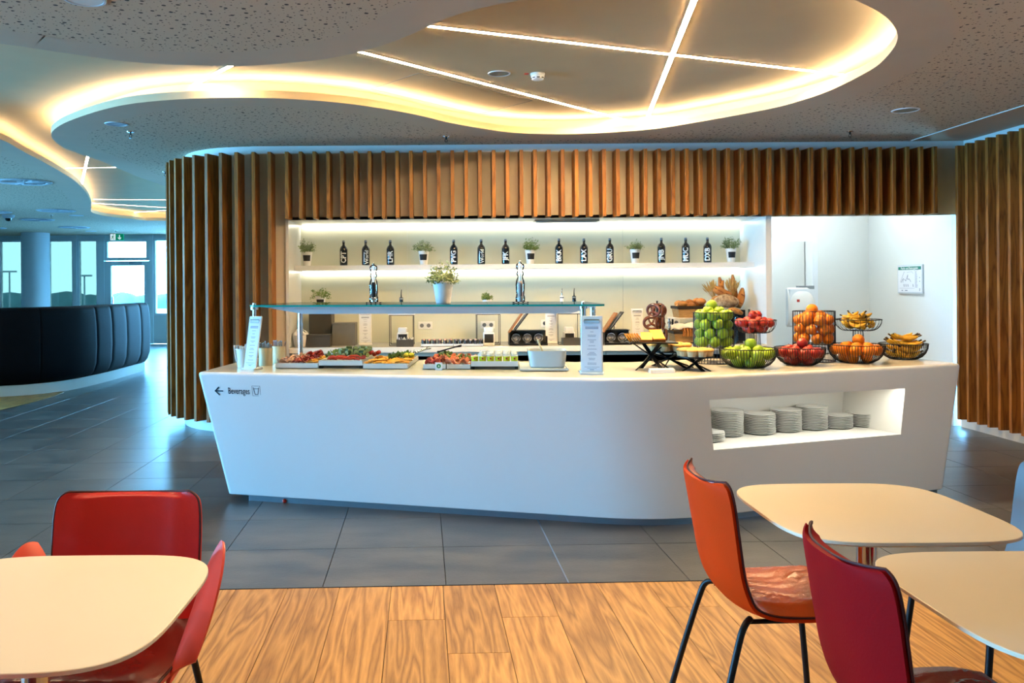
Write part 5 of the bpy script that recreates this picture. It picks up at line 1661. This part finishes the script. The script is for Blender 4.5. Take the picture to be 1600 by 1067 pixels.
bowl_basket(q, .165, za-zb_, 'black wire bowl of spotted bananas on a tall wire stem', 'stemmed_wire_bowl', 'stemmed wire bowls', 26, .5, zb_-CT, True, .0016)
for k in range(24):
    a = k*2.4; r = .10*math.sqrt((k % 8)/8 + .05)*(1 - .25*(k//8))
    bn1.put((q.x + r*math.cos(a)*1.1, q.y + r*math.sin(a), zb_ + .024 + .036*(k//8) + .002*(k % 8)), rot=(RN.uniform(-.5,.5), RN.uniform(-.3,.3), RN.uniform(0,6.3)), scale=.95)

# ---------------------------------------------------------------- back worktop things
def gbox(u0_, u1_, v, Y, D, H_, label, mat, lid=True):
    xa, xb = at(u0_, v, Y).x, at(u1_, v, Y).x
    t = thing('storage_box', label, 'box', ((xa+xb)/2, Y, BZ), 0, 'grey boxes on the back worktop')
    hw_ = (xb-xa)/2
    MB().bbox((-hw_,0,0),(hw_,D,H_-.02),.004).build('body', mat, t, 30)
    MB().bbox((-hw_-.002,-.002,H_-.0195),(hw_+.002,D+.002,H_),.004).build('lid', mat, t, 30)
    return t
gbox(479, 516, 541, 8.47, .16, .125, 'low dark grey box in front of the tall one', 'dark_box')
gbox(483, 518, 541, 8.72, .26, .365, 'tall dark grey box carrying a herb pot', 'dark_box')
gbox(519, 555, 540, 8.62, .22, .235, 'square mid-grey box right of the tall one', 'grey_box')
p = at(501, 470, 8.85); herb((p.x, 8.85, BZ+.365), 31, 'spreading herb in a white pot standing on the tall grey box', h=.13, rad=.12, n=44, mat='leaf', spread=1.15, droop=.3)
# cloth in a white basket
q = on(467, 543, BZ)
t = thing('cloth_basket', 'white round basket with crumpled cloth at the worktop end', 'basket', (q.x, q.y+.1, BZ))
MB().lathe([(.055,0),(.06,.004),(.080,.09),(.084,.12),(.08,.122),(.074,.09),(0,.06)], 26).build('basket', 'cloth', t, 50)
r_ = random.Random(5)
MB().sheet(lambda a, b: ((.02+.062*b)*math.cos(2*PI*a), (.02+.062*b)*math.sin(2*PI*a), .165 - .05*b*b + .012*math.sin(a*25) + .008*math.sin(a*47+b*6)), 30, 6, .004).build('cloth', 'cloth', t, 180)
MB().tube([(.076,-.02,.09),(.092,-.03,.06),(.088,-.03,.02),(.07,-.02,.005)], .006, 6).build('dark_handle', 'black_metal', t, 60)
# risers
def riser(u0_, u1_, Y, label, H_=.335, D=.24):
    xa, xb = at(u0_, 520, Y).x, at(u1_, 520, Y).x
    hw_ = (xb-xa)/2
    t = thing('display_riser', label, 'display riser', ((xa+xb)/2, Y, BZ), 0, 'black framed risers with white tops')
    for y in (0, D):
        f_ = MB(); w_ = .006
        f_.box((-hw_,y,0),(-hw_+w_,y+w_,H_-.02)).box((hw_-w_,y,0),(hw_,y+w_,H_-.02)).box((-hw_+w_,y,0),(hw_-w_,y+w_,w_)).box((-hw_+w_,y,H_-.02-w_),(hw_-w_,y+w_,H_-.02))
        f_.build('frame', 'black_metal', t)
    MB().bbox((-hw_-.01,-.005,H_-.0199),(hw_+.01,D+.012,H_),.002).build('top', 'white_lacquer', t)
    return (xa+xb)/2, Y, BZ + H_
r1 = riser(608, 646, 8.55, 'black framed riser between the grey boxes and the glasses')
r2 = riser(745, 782, 8.60, 'black framed riser left of the rack with three jars')
r3 = riser(871.5, 909, 8.58, 'black framed riser beside the large menu holder')
def jar(u, v0_, v1_, Y, label):
    p = at(u, 520, Y); zb2 = BZ
    t = thing('packet_box', label, 'container', (p.x, Y, BZ), 0, 'white boxes with black labels')
    t.scale = (1,1,(at(u,v0_,Y).z-BZ)/.205)
    MB().bbox((-.056,0,0),(.056,.11,.145),.006).build('box', 'white_plastic', t, 30)
    MB().bbox((-.046,.012,.1451),(.046,.10,.205),.010).build('lid', 'white_plastic', t, 30)
    MB().box((-.046,-.0012,.03),(.046,-.0002,.128)).build('label', 'black_print', t)
jar(629, 512, 530, 8.66, 'white box with black label under the first riser')
jar(764, 511.5, 537, 8.52, 'white box with black label in front of the second riser')
jar(890, 511, 535, 8.66, 'white box with black label under the third riser')
def sachets(u, Y, wd, label, items=True):
    p = at(u, 530, Y)
    t = thing('sachet_tray', label, 'tray', (p.x, Y, BZ), 0, 'small black trays')
    mb = MB(); mb.box((-wd,0,0),(wd,.01,.07)).box((-wd,.14,0),(wd,.15,.07)).box((-wd,.01,0),(-wd+.01,.14,.07)).box((wd-.01,.01,0),(wd,.14,.07)).box((-wd+.01,.01,0),(wd-.01,.14,.01)); mb.build('tray_body', 'dark_box', t)
    if items:
        for k in range(16): MB(Matrix.Translation((-wd*.85+k*wd*.113, .03+.08*RN.random(), .045)) @ Matrix.Rotation(RN.uniform(-.5,.5),4,'Y')).box((-.004,-.02,0),(.004,.02,.045)).build('sachet', 'foil' if k % 2 else 'grey_plastic', t)
sachets(632.5, 8.42, .085, 'small black tray of silver sachets before the first riser')
sachets(894, 8.44, .09, 'small black empty tray before the third riser', False)
p = at(761, 470, 8.72); herb((p.x, 8.72, r2[2]), 32, 'dense bright herb in a white pot on the second riser', h=.125, rad=.075, n=60, mat='leaf', scale=.86)
def pourer(u, Y, z, label, mat, h=.15):
    p = at(u, 470, Y)
    t = thing('pourer_bottle', label, 'bottle', (p.x, Y, z), 0, 'small pourer bottles')
    t.scale = (1.15, 1.15, 1.3)
    MB().lathe([(.033,0),(.036,.004),(.034,.02),(.018,.075),(.016,.10),(.018,.105),(.018,.12),(.012,.125)], 20).build('body', mat, t, 50)
    MB().tube([(0,0,.124),(0,0,.16),(.003,0,.185)], [.006,.004,.003], 8).build('spout', 'black_metal' if mat != 'white_plastic' else 'chrome', t, 60)
    MB().lathe([(.0185,.106),(.0185,.118)], 16).build('collar', 'grey_plastic', t)
pourer(627, 8.66, r1[2], 'small dark oil bottle with spout on the first riser', 'bottle_black')
pourer(878, 8.68, r3[2], 'small white vinegar bottle with spout on the third riser', 'white_plastic')
pourer(897, 8.68, r3[2], 'small dark oil bottle with spout on the third riser', 'bottle_black')
# dessert glasses
for (u0_, u1_, mat, lb) in ((658, 708, 'pink_jelly', 'pink'), (709, 755, 'berry_jelly', 'berry')):
    q0, q1 = on(u0_, 541.5, BZ), on(u1_, 541.5, BZ)
    W = (q1-q0).length
    t = thing('glass_tray', 'white tray of ' + lb + ' dessert glasses on the back worktop', 'tray', (q0+q1)/2)
    mb = MB(); mb.box((-W/2,0,.006),(W/2,.18,.016)).box((-W/2,0,.016),(W/2,.006,.028)).box((-W/2,.174,.016),(W/2,.18,.028)); mb.build('tray_body', 'white_lacquer', t)
    for s_ in (-1,1): MB().box((s_*W*.46-.012,.0,0),(s_*W*.46+.012,.17,.006)).build('foot', 'black_metal', t)
    def mkg(mat=mat, lb=lb):
        t = thing('dessert_glass', 'small glass of ' + lb + ' dessert on the back tray', 'dessert glass', (0,0,0), 0, lb + ' dessert glasses')
        MB().lathe([(.018,0),(.019,.002),(.023,.05),(.0222,.05),(.018,.004)], 14).build('glass', 'window_glass', t, 50)
        MB().lathe([(.0172,.004),(.0212,.044),(.014,.052),(0,.054)], 14).build('dessert', mat, t, 60)
        return t
    gs = Series(mkg)
    for r_ in range(3):
        for k in range(6): gs.put(((q0+q1)/2 + Vector((-W*.42+W*.84*k/5, .035+.055*r_, .016))), RN.uniform(0,6))
# jar racks with lids
def jar_rack(u, Y, n_, label, grp='jam jar racks'):
    p = at(u, 530, Y)
    t = thing('jar_rack', label, 'jar rack', (p.x, Y, BZ), 0, grp)
    w_ = .058*n_ + .02
    MB().box((-w_,0,0),(w_,.20,.02)).box((-w_,.02,.02),(-w_+.012,.19,.135)).box((w_-.012,.02,.02),(w_,.19,.09)).build('rack', 'black_metal', t)
    MB().box((-w_+.013,.07,.02),(w_-.013,.19,.145)).build('back_box', 'dark_box', t)
    MB().box((-w_*.9,.01,.145),(w_*.9,.2,.150)).build('rim_plate', 'black_metal', t)
    for k in range(n_):
        x = -w_ + .068 + k*.114
        Mj = Matrix.Translation((x, .06, .085)) @ Matrix.Rotation(PI/2+.25, 4, 'X')
        j = MB(Mj).lathe([(.045,0),(.052,.012),(.052,.03),(.047,.04),(.040,.041),(.036,.034)], 24).build('jar', 'chrome', t, 40)
        MB(Mj).lathe([(.036,.033),(.030,.037),(.026,.033),(.012,.034)], 24).build('lid_ring', 'dark_box', j, 40)
        MB(Mj).lathe([(.012,.034),(.010,.046),(0,.049)], 16).build('lid_knob', 'chrome', j, 60)
        MB(Matrix.Translation((x, .01, .022))).lathe([(.034,0),(.036,.006),(.03,.008)], 16, (0,-.006,0)).build('cup', 'steel', t)
    # propped open lid and wooden board
    MB(Matrix.Translation((-w_+.01,.10,.14)) @ Matrix.Rotation(.60,4,'Y')).bbox((-.006,-.08,-.02),(.006,.08,.22),.002).build('wooden_board', 'wood_board', t)
    MB(Matrix.Translation((-w_+.055,.10,.145)) @ Matrix.Rotation(.66,4,'Y')).bbox((-.004,-.085,0),(.004,.085,.235),.002).build('lid', 'black_metal', t)
    MB(Matrix.Translation((-w_+.047,.10,.145)) @ Matrix.Rotation(.66,4,'Y')).bbox((-.004,-.07,.02),(.003,.07,.21),.002).build('lid_lining', 'grey_plastic', t)
jar_rack(826, 8.46, 3, 'black rack of three chrome-lidded jars with a lid propped open')
jar_rack(966, 8.46, 2, 'black rack of two chrome-lidded jars behind the large menu holder')
# sockets
def socket(u, v, n_, label, plug=False, Y=YB-.005):
    p = at(u, v, Y)
    t = thing('power_socket', label, 'socket', (p.x, Y, p.z), 0, 'white wall sockets')
    w_ = .037*n_
    MB().bbox((-w_-.003,-.010,-.04),(w_+.003,0,.04),.002).build('frame', 'socket_white', t)
    for k in range(n_):
        x = -w_ + .037 + k*.074
        r = MB(Matrix.Translation((x,-.0102,0)) @ Matrix.Rotation(PI/2,4,'X')).lathe([(.022,0),(.021,.002),(.019,.002),(.019,.0005),(0,.0005)], 20).build('insert', 'socket_hole', t, 40)
        MB().box((x-.010,-.0120,-.002),(x-.006,-.0108,.002)).box((x+.006,-.0120,-.002),(x+.010,-.0108,.002)).build('pin_hole', 'black_metal', r)
    if plug:
        MB(Matrix.Translation((w_-.03,-.013,.0)) @ Matrix.Rotation(PI/2,4,'X')).lathe([(.02,0),(.02,.025),(.012,.04),(0,.041)], 16).build('plug', 'black_metal', t, 40)
        MB().tube([(w_-.03,-.04,0),(w_-.03,-.05,-.04),(w_-.035,-.03,-.12)], .004, 6).build('cord', 'black_metal', t, 60)
socket(664.5, 508.5, 2, 'double white socket right of the first riser')
socket(762, 507.5, 2, 'double white socket seen through the second riser')
socket(1051, 504, 2, 'double white socket beside the pretzels')
socket(851, 505, 1, 'white socket with black plug behind the menu holder', True)
socket(957, 505, 1, 'white socket with black plug behind the jar rack lid', True)
p = at(1178, 487, 8.9)
t = thing('power_socket', 'white socket frame on the niche side wall by the bread bouquet', 'socket', (XR-.004, 8.80, p.z), -PI/2)
MB().bbox((-.045,-.010,-.045),(.045,0,.045),.002).build('frame', 'socket_white', t)
MB().box((-.03,-.0115,-.03),(.03,-.0101,.03)).build('insert', 'socket_hole', t)

# pretzel stand
p = at(1027, 520, 8.50)
t = thing('pretzel_stand', 'black pole stand hung with pretzels', 'stand', (p.x, 8.50, BZ))
ztop = at(1026, 470, 8.5).z - BZ
MB().lathe([(.085,0),(.085,.008),(.01,.012),(.008,.014)], 24).build('base', 'black_metal', t, 40)
MB().tube([(0,0,.01),(0,0,ztop)], .0095, 10).build('pole', 'black_metal', t, 40)
for z, in ((.10,),(.22,),(.37,)):
    for s_ in (-1,1): MB().tube([(0,0,z),(s_*.05,-.03,z+.01),(s_*.06,-.035,z+.03)], .003, 6).build('hook', 'black_metal', t, 60)
def mk_pretzel():
    t = thing('pretzel', 'pretzel', 'pretzel', (0,0,0), 0, 'pretzels on the pole stand')
    ring = [(.074*math.cos(2*PI*k/32), 0, .060*math.sin(2*PI*k/32)) for k in range(32)]
    rs = [.0145 + .005*max(0, math.sin(2*PI*k/32)) for k in range(32)]
    MB().tube(ring, rs, 8, closed=True).build('dough', 'pretzel', t, 60)
    for s_ in (-1, 1):
        MB().tube(catmull([(s_*.052,-.004,-.036),(s_*.020,-.010,-.020),(-s_*.006,-.012*s_-.004,-.002),(-s_*.020,-.006,.020),(-s_*.030,-.004,.046)], 4), [.013]*4+[.012]*5+[.010]*4+[.009]*4, 8).build('twist', 'pretzel', t, 60)
    MB(Matrix.Translation((0,-.012,.064))).sphere((0,0,0), .012, 10, 6, (2.0,.6,.6)).build('split', 'pretzel_split', t, 180)
    return t
pz = Series(mk_pretzel)
bx_, by_ = p.x, 8.50
for k, (u, v, rz_, sc, lb) in enumerate(((1030,485.5,.35,1.0,'front pretzel of the top tier on the pole stand'), (1021,485,-.8,.95,'pretzel at the near side of the top tier, partly hidden'), (1036,487,1.2,.95,'edge-on pretzel of the top tier on the pole stand'), (1018,504.5,-.3,1.0,'front pretzel of the middle tier, facing the viewer'), (1029,505.5,1.0,.95,'edge-on pretzel in the centre of the middle tier'), (1036,505,1.25,.95,'edge-on pretzel at the outer end of the middle tier'), (1031,525,1.3,.9,'lowest pretzel behind the taller cheese block'), (1040,524,1.45,.9,'lowest outermost pretzel on the pole stand'))):
    q = at(u, v, 8.44 - .012*(k % 3)); pz.put(q, rz_, lb, scale=sc)

# bread tower
q = on(1088, 540, BZ)
t = thing('tiered_stand', 'two-tier stand holding bread baskets', 'stand', (at(1078,520,8.6).x, 8.55, BZ))
zt2 = at(1090, 496.5, 8.55).z - BZ
MB().bbox((-.168,0,zt2-.014),(.168,.30,zt2),.003).build('tier', 'white_lacquer', t)
for x in (-.150,-.115,.150):
    MB().tube([(x,.28,0),(x,.28,zt2-.014)], .011, 10).build('post', 'steel' if x < -.14 else 'black_metal', t, 40)
MB().bbox((-.165,.01,0),(.165,.295,.012),.003).build('foot_plate', 'black_metal', t)
def bbasket(c, hx, hy, h, label):
    t = thing('bread_basket', label, 'bread basket', c, 0, 'woven bread baskets')
    pts = lambda s_, z: [(-hx*s_,-hy*s_,z),(hx*s_,-hy*s_,z),(hx*s_,hy*s_,z),(-hx*s_,hy*s_,z)]
    MB().add(pts(.88,0)+pts(1,h)+pts(.96,h)+pts(.84,.008), [(3,2,1,0)]+[(k*4+i,k*4+(i+1)%4,k*4+4+(i+1)%4,k*4+4+i) for k in range(3) for i in range(4)]+[(12,13,14,15)]).build('weave', 'basket', t)
    MB().add(pts(1.0,h-.028)+pts(1.035,h-.026)+pts(1.035,h+.002)+pts(.97,h+.002)+pts(.955,h-.01), [(k*4+i,k*4+(i+1)%4,k*4+4+(i+1)%4,k*4+4+i) for k in range(4) for i in range(4)]).build('dark_rim', 'basket_rim', t)
    return t
zz = BZ + zt2
cx_ = at(1082,480,8.6).x
bbasket((cx_, 8.70, zz), .158, .13, .118, 'woven basket of bread rolls on the upper tier')
def mk_roll():
    t = thing('bread_roll', 'golden bread roll in the upper basket', 'bread roll', (0,0,0), 0, 'bread rolls in the upper basket')
    MB().sphere((0,0,0), .046, 14, 9, (1.15,.95,.72)).build('crumb', 'bread', t, 180)
    MB().sphere((0,0,.012), .028, 10, 6, (1.2,.25,.85)).build('score', 'crust', t, 180)
    return t
rl = Series(mk_roll)
for k in range(9): rl.put((cx_ - .10 + .10*(k % 3) + RN.uniform(-.01,.01), 8.63 + .065*(k//3), zz + .112 + .03*((k+1) % 2) + .012*(k % 3)), RN.uniform(0,6))
cx2 = at(1078,525,8.5).x
bbasket((cx2, 8.52+.13, BZ+.013), .152, .12, .115, 'woven basket of sliced bread on the lower tier')
tag(MB().sheet(lambda a, b: (cx2 + (a-.5)*.34 - .01, 8.53 + .10*b + .02*math.sin(a*9), BZ + .135 + .055*math.sin(PI*(b*.9+.05)) + .03*a + .008*math.sin(a*17+b*7)), 24, 8, .004).build('bread_cloth', 'cloth', None, 180), 'white cloth folded over the lower bread basket', 'cloth')
for k in range(5):
    tag(MB().prismx([(-.04,0),(.04,0),(.045,.05),(.03,.085),(-.03,.085),(-.045,.05)], -.008, .008).build('bread_slice', 'bread', None, None, (cx2 - .06 + k*.03, 8.54, BZ+.075), .25), 'brown bread slice standing in the lower basket', 'bread slice', 'bread slices in the lower basket')
# bread bouquet on its riser
cb = at(1131, 480, 8.62)
t = thing('bread_plinth', 'black display box under the bread bouquet', 'display box', (at(1136,480,8.62).x, 8.56, BZ))
zb3 = at(1131, 484, 8.62).z
MB().bbox((-.168,0,.02),(.168,.30,zb3-BZ),.004).build('body', 'black_metal', t)
MB().bbox((-.15,.02,0),(.15,.28,.02),.004).build('base', 'dark_box', t)
MB().lathe([(.05,0),(.05,.28)], 20, (.02,-.06,0)).build('glass_cylinder', 'window_glass', t, 40)
def loaf(name, label, pts, rs, mat, scores=0):
    t = thing(name, label, 'bread', pts[0])
    p0 = Vector(pts[0]); P_ = [Vector(p_)-p0 for p_ in pts]
    P2 = catmull(P_, 4); n_ = len(P2)-1
    R2 = []
    for k in range(n_+1):
        f_ = k/n_*(len(rs)-1); i0 = min(int(f_), len(rs)-2); R2.append(rs[i0]+(rs[i0+1]-rs[i0])*(f_-i0))
    MB().tube(P2, R2, 12).build('crust', mat, t, 180)
    for k in range(scores):
        c = P2[int(n_*(k+1)/(scores+1))]
        MB(Matrix.Translation(c + Vector((0,-rs[1]*.88,0))) @ Matrix.Rotation(.5,4,'Y')).sphere((0,0,0), rs[1]*.62, 8, 5, (1.,.25,.28)).build('score', 'crust', t, 180)
def bp(u, v, Y): return tuple(at(u, v, Y))
loaf('baguette', 'tallest upright baguette at the back of the bread bouquet', [bp(1150,478,8.76),bp(1147,455,8.76),bp(1144.5,429,8.76)], [.035,.036,.03,.010], 'bread', 3)
loaf('baguette', 'shorter upright baguette left of the tallest one in the bouquet', [bp(1132,478,8.74),bp(1128,455,8.74),bp(1124,433,8.74)], [.034,.035,.03,.012], 'bread', 3)
loaf('baguette', 'thin slanting baguette between the two upright ones', [bp(1124,470,8.70),bp(1127,452,8.70),bp(1130,438,8.70)], [.024,.026,.02,.008], 'bread', 2)
loaf('bread_twist', 'plaited loaf lying across the bread bouquet', [bp(1116,450,8.64),bp(1126,456,8.62),bp(1142,461,8.63)], [.030,.042,.04,.024], 'bread', 4)
loaf('long_loaf', 'long golden loaf leaning at the outer end of the bouquet', [bp(1153,480,8.66),bp(1158,465,8.68),bp(1160,450,8.70)], [.03,.042,.036,.014], 'bread', 2)
loaf('round_loaf', 'pale loaf end left of the seeded loaf in the bouquet', [bp(1112,477,8.62),bp(1117,470,8.62),bp(1124,464,8.64)], [.02,.042,.04,.02], 'bread', 1)
loaf('seeded_loaf', 'dark seeded loaf at the front of the bread bouquet', [bp(1117,473,8.57),bp(1134,470,8.55),bp(1151,473,8.57)], [.04,.068,.068,.042], 'bread_dark', 0)
loaf('flat_loaf', 'flat golden loaf below the seeded loaf, beside green apples', [bp(1138,484,8.52),bp(1148,485,8.50),bp(1160,490,8.50)], [.016,.030,.030,.016], 'bread', 3)
for (u, v, a0, a1, lb) in ((1117,470,-.75,.05,'bundle of dried wheat fanning out at the near end of the bread bouquet'), (1143,468,-.35,.45,'bundle of dried wheat in front of the tallest baguette')):
    c = Vector(at(u, v, 8.66)); mb = MB(); ears = MB(); r = random.Random(int(u))
    t = thing('wheat_bundle', lb, 'wheat', c)
    for k in range(34):
        a = r.uniform(a0, a1); L_ = r.uniform(.15,.23); d = Vector((math.sin(a), r.uniform(-.15,.1), math.cos(a)))
        mb.tube([(0,0,0), d*L_*.7], .0014, 3, False)
        ears.tube([d*L_*.65, d*L_*.8, d*L_], [.003,.0065,.002], 5)
    stuff(mb.build('stalks', 'straw', t)); stuff(ears.build('ears', 'straw', t))

# ---------------------------------------------------------------- tables
def superell(a, b, n_, k=72):
    out = []
    for i in range(k):
        t = 2*PI*i/k; c, s = math.cos(t), math.sin(t)
        out.append((a*math.copysign(abs(c)**(2/n_), c), b*math.copysign(abs(s)**(2/n_), s)))
    return out
def table(x, y, label, rz=0, hx=.345, hy=.345):
    t = thing('cafe_table', label, 'table', (x, y, 0), rz, 'white rounded-square cafe tables')
    mb = MB()
    o1, o2, o3 = superell(hx, hy, 4.2), superell(hx-.0015, hy-.0015, 4.2), superell(hx-.018, hy-.018, 4.2)
    k = len(o1)
    lv = [(o3,.722),(o1,.731),(o1,.7385),(o2,.740)]
    mb.add([(p[0],p[1],z) for L_, z in lv for p in L_], [(r*k+i, r*k+(i+1) % k, (r+1)*k+(i+1) % k, (r+1)*k+i) for r in range(3) for i in range(k)] + [tuple(range(k-1,-1,-1))])
    mb.add([(p[0],p[1],.740) for p in o2], [tuple(range(k))])
    mb.build('tabletop', 'table_top', t, 30)
    MB().lathe([(.03,.012),(.03,.705),(.05,.708),(.05,.7215)], 24).build('column', 'chrome', t, 40)
    MB().bbox((-.14,-.14,.708),(.14,.14,.7218),.004).build('top_plate', 'black_metal', t)
    MB().lathe([(.0,0),(.215,0),(.215,.006),(.20,.010),(.032,.014)], 40).build('base', 'chrome', t, 40)
    return t
table(-.94, 1.90, 'white rounded-square table in front of the red armchair')
table(1.325, 2.64, 'white rounded-square table beside the orange chair')
table(1.41, 1.875, 'white rounded-square table beside the wine-red chair')

# ---------------------------------------------------------------- chairs
# profile of the one-piece shell in side view: (y, z, half width, edge curl); front is -y
SH = [(.262,.832,.178,.050),(.260,.824,.200,.052),(.256,.805,.214,.052),(.247,.76,.220,.050),(.234,.69,.221,.046),(.221,.62,.220,.042),(.208,.55,.219,.040),(.192,.495,.220,.040),(.168,.455,.222,.036),(.13,.432,.224,.028),(.07,.424,.226,.016),(-.02,.424,.226,.010),(-.11,.430,.224,.008),(-.18,.436,.220,.004),(-.215,.432,.212,-.004),(-.228,.424,.19,-.010)]
def shellfn(t, s, wf=1.0, off=0., t0=0., t1=1., wr=0.):
    f_ = (t0 + (t1-t0)*t)*(len(SH)-1); i = min(int(f_), len(SH)-2); g_ = f_-i
    # smooth interpolation
    P_ = [SH[max(i-1,0)], SH[i], SH[i+1], SH[min(i+2,len(SH)-1)]]
    def cr(k): a,b,c,d = (p[k] for p in P_); return .5*(2*b+(c-a)*g_+(2*a-5*b+4*c-d)*g_*g_+(3*b-a-3*c+d)*g_**3)
    y, z, w_, c_ = cr(0), cr(1), cr(2), cr(3)
    def dr(k): a,b,c,d = (p[k] for p in P_); return .5*((c-a)+2*(2*a-5*b+4*c-d)*g_+3*(3*b-a-3*c+d)*g_*g_)
    ty, tz = dr(0), dr(1); l_ = math.hypot(ty, tz) or 1
    ny, nz = tz/l_, -ty/l_           # inner normal (towards the sitter)
    x = (s*2-1)*w_*wf
    e_ = abs(s*2-1)**2.6
    d_ = c_*e_ + off
    if wr:
        q_ = (s*2-1)
        seat = max(0, min(1, (f_-8)/2.))*max(0, min(1, (14.2-f_)/1.2))
        ph = 15*q_ + 2.2*math.sin(1.3*f_ + 2*q_) + 1.1*math.sin(2.9*f_)
        ridge = (1-abs(math.sin(ph)))**2.2*(.55+.45*math.sin(2.1*f_+4*q_)) + .6*(1-abs(math.sin(ph*.61+1.1)))**3
        d_ += wr*seat*ridge*(1-e_)
    return (x, y + ny*d_, z + nz*d_)
def chair(name, label, loc, rz, shell, pad, seat_pad, arms=False, padmat=True, grp='moulded lounge chairs'):
    t = thing(name, label, 'chair', loc, rz, grp)
    MB().sheet(lambda a, b: shellfn(a, b), 48, 20, .012).build('shell', shell, t, 60)
    if padmat:
        MB().sheet(lambda a, b: shellfn(a, b, .985, .0135, .012, .52), 30, 20, lambda a, b: .004 + .022*min(1, 7*min(a,1-a+.3))*min(1, 7*min(b,1-b))).build('back_pad', pad, t, 60)
        MB().sheet(lambda a, b: shellfn(a, b, .985, .0135, .525, .99, .010), 40, 36, lambda a, b: .004 + .022*min(1, 6*min(a+.2,1-a))*min(1, 7*min(b,1-b))).build('seat_pad', seat_pad, t, 60)
        pts = [Vector(shellfn(.012 + .978*k/40, 0, .990, .0135)) for k in range(41)] + [Vector(shellfn(.99, k/10, .990, .0135)) for k in range(1,10)] + [Vector(shellfn(.99 - .978*k/40, 1, .990, .0135)) for k in range(41)] + [Vector(shellfn(.012, 1-k/10, .990, .0135)) for k in range(1,10)]
        MB().tube(pts, .0035, 6, closed=True).build('piping', 'seam_dark', t, 60)
    for sx in (-1,1):
        MB().tube(catmull([(sx*.165,.125,.424),(sx*.188,.150,.412),(sx*.198,.172,.36),(sx*.220,.228,.16),(sx*.236,.268,.004)], 5), .0105, 10).build('leg', 'black_metal', t, 60)
        MB().tube(catmull([(sx*.150,-.150,.418),(sx*.188,-.170,.414),(sx*.206,-.180,.385),(sx*.220,-.205,.16),(sx*.232,-.222,.004)], 5), .0105, 10).build('leg', 'black_metal', t, 60)
        MB().tube([(sx*.165,.13,.4155),(sx*.155,-.150,.4155)], .008, 8).build('seat_rail', 'black_metal', t, 60)
    if arms:
        for sx in (-1,1):
            def armf(a, b, sx=sx):
                # a along the side from back to front, b from the seat edge up to the flared lip
                q_ = abs(2*a-1)
                top_ = .722 - .09*a
                z = .430 + (top_-.430)*b*(1-.86*a**2.2)*(1-.10*(max(0,.25-a)/.25)**2) - .012*(1-b)*a
                y = .200 - .33*a + .05*a*b
                x = .226 - .006*b + .095*b**3*(1-.35*q_**2)
                return (sx*x, y, z)
            f_ = (lambda a, b: armf(a, b)) if sx > 0 else (lambda a, b: armf(a, 1-b))
            MB().sheet(f_, 22, 14, .010).build('armrest', 'red_shell', t, 60)
    return t
chair('armchair', 'red leather armchair facing the viewer behind the near round-cornered table', (-.955, 2.305, 0), 0, 'red_shell', 'red_leather', 'wine_seat', True)
chair('side_chair', 'orange leather chair seen from behind beside the buffet', (1.055, 2.735, 0), PI/2, 'orange_leather', 'orange_seat', 'orange_seat')
chair('side_chair', 'wine-red leather chair seen from behind, nearest to the viewer', (1.13, 1.95, 0), PI/2, 'wine_leather', 'wine_leather', 'wine_seat')
chair('side_chair', 'plain grey chair facing the orange one, cut by the picture edge', (1.80, 2.70, 0), -PI/2, 'grey_plastic', 'grey_plastic', 'grey_plastic', False, False)
chair('side_chair', 'dark red chair facing the wine-red one, only its seat corner in view', (1.80, 2.02, 0), -PI/2, 'wine_leather', 'wine_leather', 'wine_leather')
chair('armchair', 'orange armchair close to the viewer, only an arm tip showing under the table', (-.96, 1.36, 0), PI, 'orange_leather', 'red_leather', 'wine_seat', True)

# downlights over the seating, plus an unseen row added to brighten the counter faces
DL = [(-.2,3.2),(-1.6,2.6),(-.9,1.2),(1.2,1.7),(-.2,1.6),(2.6,1.2),(-2.4,3.7),(-1.2,3.85),(.0,3.85),(2.5,3.7),(3.5,3.85),(4.3,3.6),(3.6,2.2)]
for k, (x, y) in enumerate(DL):
    downlight(x, y, 'unseen warm downlight above the seating, from a partly added set', E_DOWN*(.3 if x > .5 and y < 3 else .55 if x == 2.5 else 1.15 if x > 3 and y > 3 else .4 if x > 3 else 1.), (1.0,.70,.40), 2.2 if y > 3.5 and abs(x) > 1 else 1.6)
